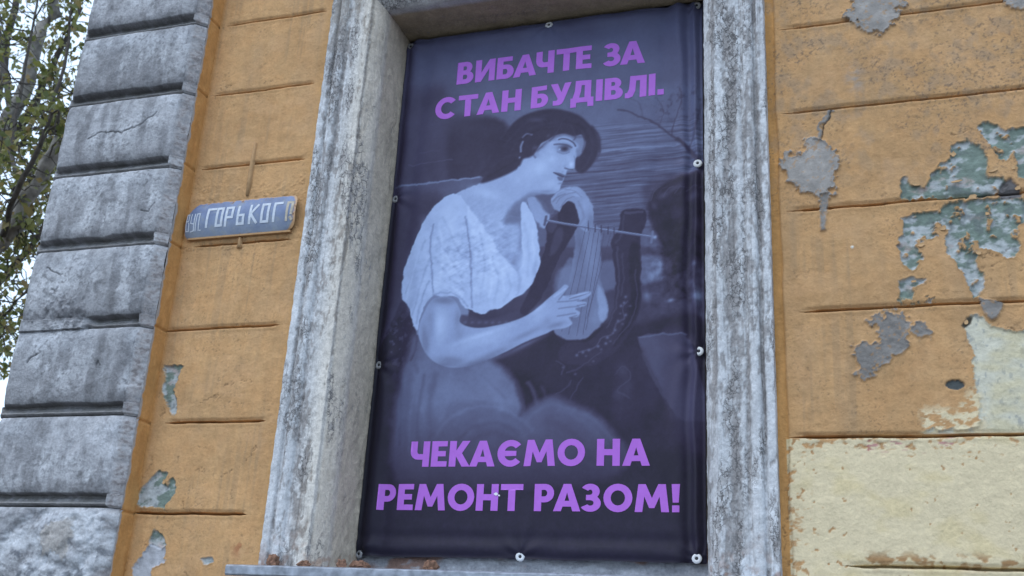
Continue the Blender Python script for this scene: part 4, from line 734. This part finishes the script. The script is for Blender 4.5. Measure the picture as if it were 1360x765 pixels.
# lettering: outlines in cap-height units
def arc(cx, cy, rx, ry, a0, a1, n=10): return [(cx + rx * math.cos(R(a0 + (a1 - a0) * i / n)), cy + ry * math.sin(R(a0 + (a1 - a0) * i / n))) for i in range(n + 1)]
G = {
 'В': (.74, [[(0, 0), (0, 1), (.38, 1)] + arc(.38, .735, .29, .265, 85, -48) + arc(.41, .29, .33, .29, 48, -90), [(.27, .80), (.36, .80)] + arc(.37, .71, .055, .09, 85, -85, 6) + [(.27, .62)], [(.27, .42), (.38, .42)] + arc(.39, .315, .07, .105, 85, -85, 6) + [(.27, .21)]]),
 'И': (.86, [[(0, 0), (0, 1), (.26, 1), (.26, .42), (.60, 1), (.86, 1), (.86, 0), (.60, 0), (.60, .58), (.26, 0)]]),
 'Б': (.74, [[(0, 0), (0, 1), (.66, 1), (.66, .79), (.27, .79), (.27, .645), (.41, .645)] + arc(.41, .3225, .33, .3225, 88, -90), [(.27, .44), (.38, .44)] + arc(.385, .32, .08, .12, 85, -85, 6) + [(.27, .2)]]),
 'А': (1.0, [[(0, 0), (.36, 1), (.64, 1), (1, 0), (.71, 0), (.655, .17), (.345, .17), (.29, 0)], [(.415, .38), (.585, .38), (.5, .68)]]),
 'Ч': (.78, [[(0, 1), (0, .62)] + arc(.31, .60, .31, .32, 180, 270, 6) + [(.51, .28), (.51, 0), (.78, 0), (.78, 1), (.51, 1), (.51, .50), (.36, .50)] + arc(.36, .61, .09, .11, 265, 185, 5) + [(.27, 1)]]),
 'Т': (.86, [[(0, 1), (.86, 1), (.86, .78), (.565, .78), (.565, 0), (.295, 0), (.295, .78), (0, .78)]]),
 'Е': (.64, [[(0, 0), (0, 1), (.63, 1), (.63, .79), (.27, .79), (.27, .61), (.58, .61), (.58, .40), (.27, .40), (.27, .21), (.64, .21), (.64, 0)]]),
 'З': (.75, [arc(.36, .725, .34, .285, 152, -42, 14) + arc(.37, .295, .38, .305, 42, -152, 14) + arc(.37, .31, .12, .10, -150, 85, 8) + [(.21, .41), (.21, .60)] + arc(.355, .70, .085, .095, -88, 150, 8)]),
 'С': (.96, [arc(.515, .5, .515, .515, 40, 320, 26) + arc(.52, .5, .255, .275, 318, 42, 22)]),
 'Є': (.96, [arc(.515, .5, .515, .515, 40, 320, 26) + arc(.52, .5, .255, .275, 318, 204, 10) + [(.74, .40), (.74, .59)] + arc(.52, .5, .255, .275, 158, 42, 10)]),
 'Н': (.84, [[(0, 0), (0, 1), (.27, 1), (.27, .62), (.57, .62), (.57, 1), (.84, 1), (.84, 0), (.57, 0), (.57, .39), (.27, .39), (.27, 0)]]),
 'У': (.88, [[(0, 1), (.30, 1), (.46, .58), (.60, 1), (.88, 1), (.57, .17), (.50, .05), (.38, -.01), (.12, 0), (.12, .22), (.27, .21), (.32, .29)]]),
 'Д': (.95, [[(0, -.2), (0, .22), (.09, .22), (.18, .55), (.2, 1), (.84, 1), (.84, .22), (.95, .22), (.95, -.2), (.71, -.2), (.71, 0), (.24, 0), (.24, -.2)], [(.36, .22), (.58, .22), (.58, .78), (.45, .78), (.43, .5)]]),
 'І': (.27, [[(0, 0), (0, 1), (.27, 1), (.27, 0)]]),
 'Л': (.86, [[(0, 0), (0, .22), (.09, .24), (.16, .4), (.2, 1), (.86, 1), (.86, 0), (.59, 0), (.59, .78), (.44, .78), (.41, .3), (.31, .06), (.16, -.01)]]),
 'К': (.84, [[(0, 0), (0, 1), (.27, 1), (.27, .62), (.50, 1), (.81, 1), (.50, .52), (.84, 0), (.52, 0), (.27, .40), (.27, 0)]]),
 'М': (1.2, [[(0, 0), (.12, 1), (.38, 1), (.60, .50), (.82, 1), (1.08, 1), (1.2, 0), (.93, 0), (.865, .55), (.69, .14), (.51, .14), (.335, .55), (.27, 0)]]),
 'О': (1.03, [arc(.515, .5, .515, .515, 0, 345, 23), arc(.515, .5, .255, .275, 0, 337.5, 15)]),
 'Р': (.74, [[(0, 0), (0, 1), (.40, 1)] + arc(.40, .66, .34, .34, 88, -90) + [(.27, .32), (.27, 0)], [(.27, .78), (.38, .78)] + arc(.39, .66, .09, .12, 85, -85, 6) + [(.27, .54)]]),
 '.': (.25, [[(0, 0), (0, .25), (.25, .25), (.25, 0)]]),
 '!': (.29, [[(0, 1), (.29, 1), (.25, .34), (.04, .34)]]), ' ': (.26, []),
}
TIGHT = {'БА', 'КА', 'РА', 'АЧ', 'ТА', 'ТЕ', 'УД', 'ЗА', 'АЗ'}
def lettering(text, x0, x1, z0, h):
    polys, cur = [], 0.
    for i, ch in enumerate(text):
        w, P = G[ch]
        if P: polys.append([[(cur + a, b) for a, b in q] for q in P])
        if ch == '!': polys.append([[(cur + .02, 0), (cur + .02, .24), (cur + .27, .24), (cur + .27, 0)]])
        cur += w + (-.02 if text[i:i + 2] in TIGHT else .085)
    cur -= .085; k = (x1 - x0) / cur; bm = bmesh.new()
    for P in polys:
        flat = [q for r in P for q in r]; vs = [bm.verts.new((x0 + a * k, 0, z0 + b * h)) for a, b in flat]
        for t in geometry.tessellate_polygon([[Vector((a, b, 0)) for a, b in r] for r in P]):
            try: bm.faces.new([vs[i] for i in t])
            except ValueError: pass
    for ax, lo, hi in ((0, x0, x1), (2, z0 - .03, z0 + h)):
        q = lo
        while q < hi:
            n = Vector((1, 0, 0)) if ax == 0 else Vector((0, 0, 1)); bmesh.ops.bisect_plane(bm, geom=bm.verts[:] + bm.edges[:] + bm.faces[:], plane_co=n * q, plane_no=n); q += .008
    co = np.array([v.co[:] for v in bm.verts]); yy = sheet_y(co[:, 0], co[:, 2])
    for v, y in zip(bm.verts, yy): v.co.y = y - .0012
    for f_ in bm.faces:
        f_.normal_update()
        if f_.normal.y > 0: f_.normal_flip()
    o = bm_obj('lettering', bm, M_LETTER, banner, True); return o
for t_, x0, x1, z0, h in [('ВИБАЧТЕ ЗА', -1.609, -.777, 2.402, .1095), ('СТАН БУДІВЛІ.', -1.699, -.697, 2.239, .104), ('ЧЕКАЄМО НА', -1.673, -.738, .727, .0985), ('РЕМОНТ РАЗОМ!', -1.795, -.630, .5625, .0985)]:
    tag(lettering(t_, x0, x1, ZC + z0, h), 'bright violet line of heavy capital letters')
# eyelets with a screw in each
def washer():
    bm = bmesh.new(); prof = [(.0058, 0), (.0058, -.0035), (.008, -.005), (.0125, -.0045), (.0165, -.0025), (.0175, 0)]; n = 28; rings = []
    for i in range(n):
        a = 2 * math.pi * i / n; rings.append([bm.verts.new((r * math.cos(a), y, r * math.sin(a))) for r, y in prof])
    for i in range(n):
        for j in range(len(prof) - 1): bm.faces.new((rings[i][j], rings[i][j + 1], rings[(i + 1) % n][j + 1], rings[(i + 1) % n][j]))
    bmesh.ops.recalc_face_normals(bm, faces=bm.faces)
    for f_ in bm.faces: f_.smooth = True
    me = bpy.data.meshes.new('eyelet'); bm.to_mesh(me); bm.free(); me.materials.append(M_WASHER)
    bm = bmesh.new(); bmesh.ops.create_uvsphere(bm, u_segments=14, v_segments=8, radius=.0060)
    for v_ in bm.verts: v_.co = Vector((v_.co.x, v_.co.y * .35 - .001, v_.co.z))
    m2 = bpy.data.meshes.new('screw'); bm.to_mesh(m2); bm.free(); m2.materials.append(M_SCREW); return me, m2
wm, sm_ = washer()
M_OLD = plain('grey_metal_eyelet', (.30, .30, .31), .5, .3, .3)
wm2 = wm.copy(); wm2.materials.clear(); wm2.materials.append(M_OLD)
for i, (ex, ez) in enumerate(EYE):
    o = bpy.data.objects.new('eyelet', wm2 if i in (0, 2, 3, 4, 5) else wm); C.objects.link(o); o.parent = banner
    o.location = Vector((ex, float(sheet_y(np.array(ex), np.array(ez))) - .001, ez)) - banner.location; o.rotation_euler = (random.Random(i).uniform(-.15, .1), 0, random.Random(i + 9).uniform(-.15, .15))
    s = bpy.data.objects.new('screw', sm_); C.objects.link(s); s.parent = o; s.location = (0, -.001, 0)
# a white scuff across one letter
bm = bmesh.new(); cx, cz = at(657, 655, YB - .03); r = random.Random(3)
for dx, dz, q in ((0, 0, .009), (.012, -.006, .005)):
    bm.faces.new([bm.verts.new((cx + dx + q * (.6 + .5 * r.random()) * math.cos(a), float(sheet_y(np.array(cx), np.array(cz))) - .0032, cz + dz + q * .7 * (.6 + .5 * r.random()) * math.sin(a))) for a in [2 * math.pi * k / 11 for k in range(11)]])
bmesh.ops.recalc_face_normals(bm, faces=bm.faces); bm_obj('scuff', bm, M_WASHER, banner)

# ------------------------------------------------------------------ enamel street sign
YS = -.030
c4 = [at(244.5, 318, YS), at(394, 304, YS), at(393, 262, YS), at(249, 268, YS)]
sx0, sx1 = -2.698, -2.168; sz0 = (c4[0][1] + c4[1][1]) / 2; sz1 = (c4[2][1] + c4[3][1]) / 2 + .004
sign = empty('street_sign', ((sx0 + sx1) / 2, -.005, sz0)); tag(sign, 'weathered blue enamel street nameplate with white letters on the ochre wall', 'sign')
uu, vv = np.meshgrid(np.linspace(0, 1, 160), np.linspace(0, 1, 52)); X = sx0 + (sx1 - sx0) * uu; Z = sz0 + (sz1 - sz0) * vv
def plate_y(u, v): return YS + .016 * (2 * v - 1) ** 2 + .002 * (fbm(u * 5, v * 2, 701, 3) - .5) + .006 * np.exp(-u / .05)
Z = Z + .008 * (fbm(uu * 9, vv * 0, 703, 3) - .5) * (vv > .9) - .028 * np.clip(1 - uu / .07, 0, 1) ** 1.5 * vv + .012 * np.clip((uu - .9) / .1, 0, 1) * (1 - vv)
dq = np.clip((np.abs(2 * vv - 1) - .45) / .55, 0, 1); ins = .026 * (1 - np.sqrt(1 - dq ** 2 * .98)); X = (sx0 + sx1) / 2 + (X - (sx0 + sx1) / 2) * (1 - ins / ((sx1 - sx0) / 2))
n1 = fbm(uu * 12, vv * 4, 705, 4); n2 = fbm(uu * 40, vv * 12, 707, 3)
col = np.array([.13, .185, .33]) * (.7 + .6 * n1)[..., None]; wear = np.clip((n2 * .6 + n1 * .5 - .62) * 9, 0, 1); col = col + (np.array([.22, .25, .28]) - col) * (wear * .6)[..., None]
col = col + (np.array([.24, .27, .30]) - col) * (np.clip((.62 - vv) * 1.6 + (n1 - .5) * 1.2, 0, 1) * .75)[..., None]          # greyer, less blue lower half with an uneven edge
edge = np.maximum.reduce([np.exp(-vv / .03), np.exp(-(1 - vv) / .045), np.exp(-(1 - uu) / .012), np.exp(-uu / .006)])
col = col + (OCHRE - col) * np.clip((edge + (n2 - .5) * 1.2 - .62) * 5, 0, 1)[..., None]
over = np.clip((uu - .945 - .03 * np.sqrt(np.clip(1 - (2 * vv - 1) ** 2, 0, 1)) + (n2 - .5) * .03) * 60, 0, 1); col = col + (OCHRE * .95 - col) * over[..., None]
rust = np.clip((n2 - .66) * 10, 0, 1) * np.clip((edge - .05) * 4, 0, 1); col = col + (np.array([.16, .07, .03]) - col) * rust[..., None]
M_ENAMEL = coat('blue_enamel', .45, .12, 120, .12, .002, spec=.5)
grid('plate', X, plate_y(uu, vv), Z, col, M_ENAMEL, sign)
bm = bmesh.new()
for z_ in (sz0 + .001,): add_box(bm, (sx0 + .02, YS + .012, z_ - .002), (sx1 - .02, .002, z_ + .006))
bm_obj('backing_rail', bm, M_OCHRE, sign)
STR = {'в': (.012, .040, [[(0, 0), (0, 1), (.8, 1), (.8, .6), (0, .55)], [(.8, .5), (1, .4), (1, 0), (0, 0)]]), 'у': (.056, .088, [[(0, 1), (0, .45), (.95, .4)], [(1, 1), (1, 0), (.2, -.05)]]), 'л': (.104, .134, [[(0, 0), (.1, 1), (1, 1), (1, 0)]]), '.': (.146, .152, [[(0, 0), (1, 0)]]),
       'Г': (.205, .272, [[(0, 0), (.05, 1), (1, 1)]]), 'О': (.295, .342, [[(0, .02), (0, 1), (1, 1), (1, 0), (.0, 0)]]), 'Р': (.38, .435, [[(0, -.02), (0, 1), (1, 1), (1, .42), (.05, .42)]]), 'Ь': (.488, .54, [[(0, 1), (0, 0), (1, 0), (1, .48), (.05, .48)]]), 'К': (.598, .658, [[(0, 0), (0, 1)], [(1, 1), (.12, .5), (1, 0)]]),
       'О2': (.705, .76, [[(0, .02), (0, 1), (1, 1), (1, 0), (.0, 0)]]), 'Г2': (.812, .872, [[(0, 0), (0, 1), (1, 1)]]), 'О3': (.925, .968, [[(.0, 0), (0, 1), (1, 1), (.9, .35)], [(.75, .12), (1, .02)]])}
M_LETF = plain('faded_letter', (.45, .40, .32), .7, 0, .25, 80, .2)
for key, (a, b, S) in STR.items():
    small = key in 'вул.'; v0, v1 = (.22, .68) if small else (.30, .78); bm = bmesh.new(); wd = .0046 if small else .0112
    for P in S:
        Q = [Vector((sx0 + (sx1 - sx0) * (a + (b - a) * x), sz0 + (sz1 - sz0) * (v0 + (v1 - v0) * y))) for x, y in P]; n = len(Q); Lp, Rp = [], []
        for i in range(n):
            d0 = (Q[i] - Q[i - 1]).normalized() if i else (Q[1] - Q[0]).normalized(); d1 = (Q[i + 1] - Q[i]).normalized() if i < n - 1 else d0
            nn = Vector((-(d0 + d1).y, (d0 + d1).x)).normalized(); q = wd / 2 / max(.5, nn.dot(Vector((-d0.y, d0.x)))); off = d0 * (wd / 2) * (-1 if i == 0 else (1 if i == n - 1 else 0))
            Lp.append(Q[i] + nn * q + off); Rp.append(Q[i] - nn * q + off)
        for i in range(n - 1):
            seg = 6
            for s in range(seg):
                cs = []
                for A in (Lp, Rp): cs.append((A[i].lerp(A[i + 1], s / seg), A[i].lerp(A[i + 1], (s + 1) / seg)))
                pts = [cs[0][0], cs[0][1], cs[1][1], cs[1][0]]
                bm.faces.new([bm.verts.new((p.x, float(plate_y(np.array((p.x - sx0) / (sx1 - sx0)), np.array((p.y - sz0) / (sz1 - sz0)))) - .0012 - .0002 * i, p.y)) for p in pts])
    for f_ in bm.faces:
        f_.normal_update()
        if f_.normal.y > 0: f_.normal_flip()
    bm_obj('letter', bm, M_LETF if key == 'О3' else M_LETW, sign)
# painted-over strap holding the plate
for P, wd, th in (([(339, 189), (335, 212), (331, 238), (328, 260)], (.010, .020, .022, .014), .012), ([(319, 312), (318, 322), (317, 329)], (.016, .014, .024), .012)):
    prev = None; bm = bmesh.new()
    for (a, b), wv in zip(P, wd):
        x, z = at(a, b, -.008); ring = [bm.verts.new(q) for q in ((x - wv / 2, .004, z), (x - wv / 2 * .8, -th * .8, z), (x - wv * .1, -th, z), (x + wv / 2 * .8, -th * .75, z), (x + wv / 2, .004, z))]
        if prev:
            for i in range(4): bm.faces.new((prev[i], prev[i + 1], ring[i + 1], ring[i]))
        else: bm.faces.new(ring)
        prev = ring
    bm.faces.new(prev[::-1]); bmesh.ops.recalc_face_normals(bm, faces=bm.faces); bm_obj('strap', bm, M_OCHRE, sign, True)

# ------------------------------------------------------------------ brick crumbs on the sill
def crumb(px, py, y, sx, sz, label, mat=None):
    x, z = at(px, py, y); bm = bmesh.new(); bmesh.ops.create_icosphere(bm, subdivisions=3, radius=1); r = random.Random(int(px))
    for v_ in bm.verts:
        n = v_.co; k = .35 + 1.3 * float(fbm(np.array(n.x * 2.4 + px), np.array(n.z * 2.4 + n.y * 2.1), 801, 4)); c = Vector((round(n.x * 1.6) / 1.6 * .35 + n.x * .65, n.y, round(n.z * 1.4) / 1.4 * .4 + n.z * .6)) * k
        v_.co = Vector((c.x * sx, c.y * sx * .7, max(c.z, -.55) * sz))
    zb = min(v_.co.z for v_ in bm.verts); sill_z = zt + .004 + (.022 / .37) * (y + .10) ; bmesh.ops.translate(bm, verts=bm.verts, vec=(0, 0, -zb))
    me = bpy.data.meshes.new('brick_fragment'); bm.to_mesh(me); bm.free(); me.materials.append(mat or M_BRICK)
    o = bpy.data.objects.new('brick_fragment', me); C.objects.link(o); o.location = (x, y, sill_z - .001)
    return tag(o, label, 'brick fragment', 'brick crumbs on the window sill')
crumb(363, 742, -.068, .026, .026, 'large orange brick crumb on the sill below the left window jamb')
crumb(405, 744, -.068, .022, .014, 'small orange brick crumb on the sill, second from the sill end')
crumb(455, 742, -.066, .018, .020, 'brownish brick crumb on the sill at the inner edge of the left jamb')
crumb(478, 748, .10, .034, .022, 'low reddish crumb under the lower left corner of the banner')
crumb(572, 750, .14, .026, .030, 'dark brown broken lump on the ledge under the banner')

# ------------------------------------------------------------------ trees beyond the corner
def tube(bm, P, r0, r1, sides=7):
    P = [Vector(p) for p in P]; n = len(P); prev = None
    for i, p in enumerate(P):
        d = (P[min(i + 1, n - 1)] - P[max(i - 1, 0)]).normalized(); a = d.orthogonal().normalized(); b = d.cross(a); r = r0 + (r1 - r0) * i / (n - 1)
        ring = [bm.verts.new(p + (a * math.cos(2 * math.pi * k / sides) + b * math.sin(2 * math.pi * k / sides)) * r) for k in range(sides)]
        if prev:
            # keep the rings aligned
            off = min(range(sides), key=lambda o: (ring[o].co - prev[0].co).length); ring = ring[off:] + ring[:off]
            for k in range(sides): bm.faces.new((prev[k], prev[(k + 1) % sides], ring[(k + 1) % sides], ring[k]))
        prev = ring
    bm.faces.new(prev)
def wander(rng, a, b, n, amp):
    a, b = Vector(a), Vector(b); out = [a]
    for i in range(1, n): out.append(a.lerp(b, i / n) + Vector((rng.uniform(-1, 1), rng.uniform(-1, 1), rng.uniform(-1, 1))) * amp)
    return out + [b]
def tree(name, label, base, limbs, seed, leaves, lsize, spread):
    """limbs: list of (points, r0, r1, pale?) in world metres; twigs and leaves grow along them."""
    rng = random.Random(seed); t = empty(name, base); tag(t, label, 'tree', 'trees beyond the corner')
    twigs = []
    for j, (P, r0, r1, pale) in enumerate(limbs):
        bm = bmesh.new(); Q = []
        for a, b in zip(P, P[1:]): Q += wander(rng, a, b, 4, r0 * .5)[:-1]
        Q.append(Vector(P[-1])); tube(bm, Q, r0, r1, 9); bm_obj('trunk' if j == 0 else 'limb', bm, M_BARK if pale else M_TWIG, t, True)
        if j or True:
            for k in range(int(4 + len(Q) * .6)):
                s = Q[rng.randrange(len(Q) // 4, len(Q))]
                if s.z < 3: continue
                e = s + Vector((rng.uniform(-1, 1), rng.uniform(-1, 1), rng.uniform(-.5, 1))).normalized() * rng.uniform(.6, 1.7) * spread; twigs.append(wander(rng, s, e, 5, .07))
    for tw in list(twigs):
        for k in range(2):
            s = tw[rng.randrange(1, len(tw))]; e = s + Vector((rng.uniform(-1, 1), rng.uniform(-1, 1), rng.uniform(-1, .5))).normalized() * rng.uniform(.4, .9) * spread; twigs.append(wander(rng, s, e, 4, .05))
    bm = bmesh.new()
    for tw in twigs: tube(bm, tw, .012, .003, 4)
    tag(bm_obj('twigs', bm, M_TWIG, t), kind='stuff')
    # crown: leaf blades spread round the twigs
    nl = leaves; verts = np.zeros((nl * 5, 3)); rs = np.random.RandomState(seed); tint = np.zeros(nl * 5)
    pick = rs.randint(0, len(twigs), nl)
    for i in range(nl):
        tw = twigs[pick[i]]; k = rs.rand() * (len(tw) - 1.001); p = tw[int(k)].lerp(tw[int(k) + 1], k % 1)
        if i % 5 == 0 or i == 0: cen = np.array(p[:]) + rs.normal(0, .10, 3)
        c = cen + rs.normal(0, .055, 3); d = rs.normal(0, 1, 3); d[2] -= .7; d /= np.linalg.norm(d); q = np.cross(d, rs.normal(0, 1, 3)); q /= np.linalg.norm(q); nrm = np.cross(d, q)
        L_ = lsize * rs.uniform(.5, 1.45); verts[i * 5:i * 5 + 5] = [c, c + d * L_ * .42 + q * L_ * .33 + nrm * L_ * .06, c + d * L_, c + d * L_ * .42 - q * L_ * .33 + nrm * L_ * .06, c + d * L_ * .45]
        tint[i * 5:i * 5 + 5] = np.clip(rs.rand() ** 1.3 + rs.normal(0, .05), 0, 1)
    me = bpy.data.meshes.new('crown'); o5 = np.arange(nl) * 5
    faces = np.concatenate([np.stack([o5, o5 + 1, o5 + 4], 1), np.stack([o5 + 1, o5 + 2, o5 + 4], 1), np.stack([o5 + 2, o5 + 3, o5 + 4], 1), np.stack([o5 + 3, o5, o5 + 4], 1)])
    me.from_pydata(verts.tolist(), [], faces.tolist()); at_ = me.attributes.new('Tint', 'FLOAT', 'POINT'); at_.data.foreach_set('value', tint.astype(np.float32))
    tag(link('crown', me, M_LEAF, t), kind='stuff'); return t
def wp(px, py, y): x, z = at(px, py, y); return (x, y, z)
YT = 5.5
b1 = wp(-200, 700, YT); base1 = (b1[0] - 1.2, YT, 0)
tree('birch_tree', 'leaning pale-barked tree with thinning yellowish leaves, nearest the grey corner blocks', base1, [
    ([base1, (b1[0] - .6, YT, 2.2), wp(-60, 420, YT), wp(0, 322, YT), wp(32, 268, YT), wp(72, 205, YT), wp(125, 120, YT), wp(190, 0, YT), wp(240, -150, YT)], .15, .05, True),
    ([wp(-60, 420, YT), wp(-20, 395, YT + .3), wp(40, 330, YT + .5), wp(90, 240, YT + .6), wp(130, 120, YT + .4)], .05, .02, False),
    ([wp(0, 322, YT), wp(20, 260, YT - .4), wp(60, 175, YT - .6), wp(85, 90, YT - .5), wp(100, -40, YT - .4)], .04, .014, False),
    ([wp(32, 268, YT), wp(15, 200, YT + .5), wp(30, 110, YT + .6), wp(50, 0, YT + .7)], .035, .014, False)], 3, 1900, .10, .8)
Y2 = 8.
b2 = wp(-160, 640, Y2); base2 = (b2[0] - 1, Y2, 0)
tree('birch_tree', 'tall grey-trunked leafy tree farther off, rising along the left edge of the picture', base2, [
    ([base2, (b2[0] - .5, Y2, 3), wp(-70, 400, Y2), wp(-20, 250, Y2), wp(15, 150, Y2), wp(45, 70, Y2), wp(70, 0, Y2), wp(95, -90, Y2)], .2, .07, True),
    ([wp(-20, 250, Y2), wp(30, 165, Y2 + .3), wp(70, 90, Y2 + .4), wp(108, 10, Y2 + .3)], .07, .03, False),
    ([wp(-70, 400, Y2), wp(-10, 330, Y2), wp(30, 240, Y2), wp(80, 150, Y2)], .06, .02, False),
    ([wp(-70, 400, Y2), wp(-30, 440, Y2 + .4), wp(5, 420, Y2 + .5), wp(40, 380, Y2 + .5)], .05, .016, False),
    ([wp(15, 150, Y2), wp(0, 60, Y2 + .6), wp(-10, -60, Y2 + 1)], .06, .02, False)], 8, 2900, .115, 1.2)
Y3 = 12.
b3 = wp(-240, 650, Y3); base3 = (b3[0] - 1, Y3, 0)
tree('birch_tree', 'distant leafy tree seen through the gaps between the nearer branches', base3, [
    ([base3, (b3[0], Y3, 4), wp(-90, 400, Y3), wp(-30, 250, Y3), wp(5, 90, Y3), wp(30, -60, Y3)], .22, .06, False),
    ([wp(-90, 400, Y3), wp(-20, 330, Y3), wp(20, 300, Y3), wp(60, 210, Y3)], .07, .02, False),
    ([wp(-30, 250, Y3), wp(30, 190, Y3), wp(80, 60, Y3)], .08, .03, False), ([wp(-90, 400, Y3), wp(-30, 470, Y3), wp(10, 440, Y3)], .05, .02, False)], 12, 2900, .13, 1.7)
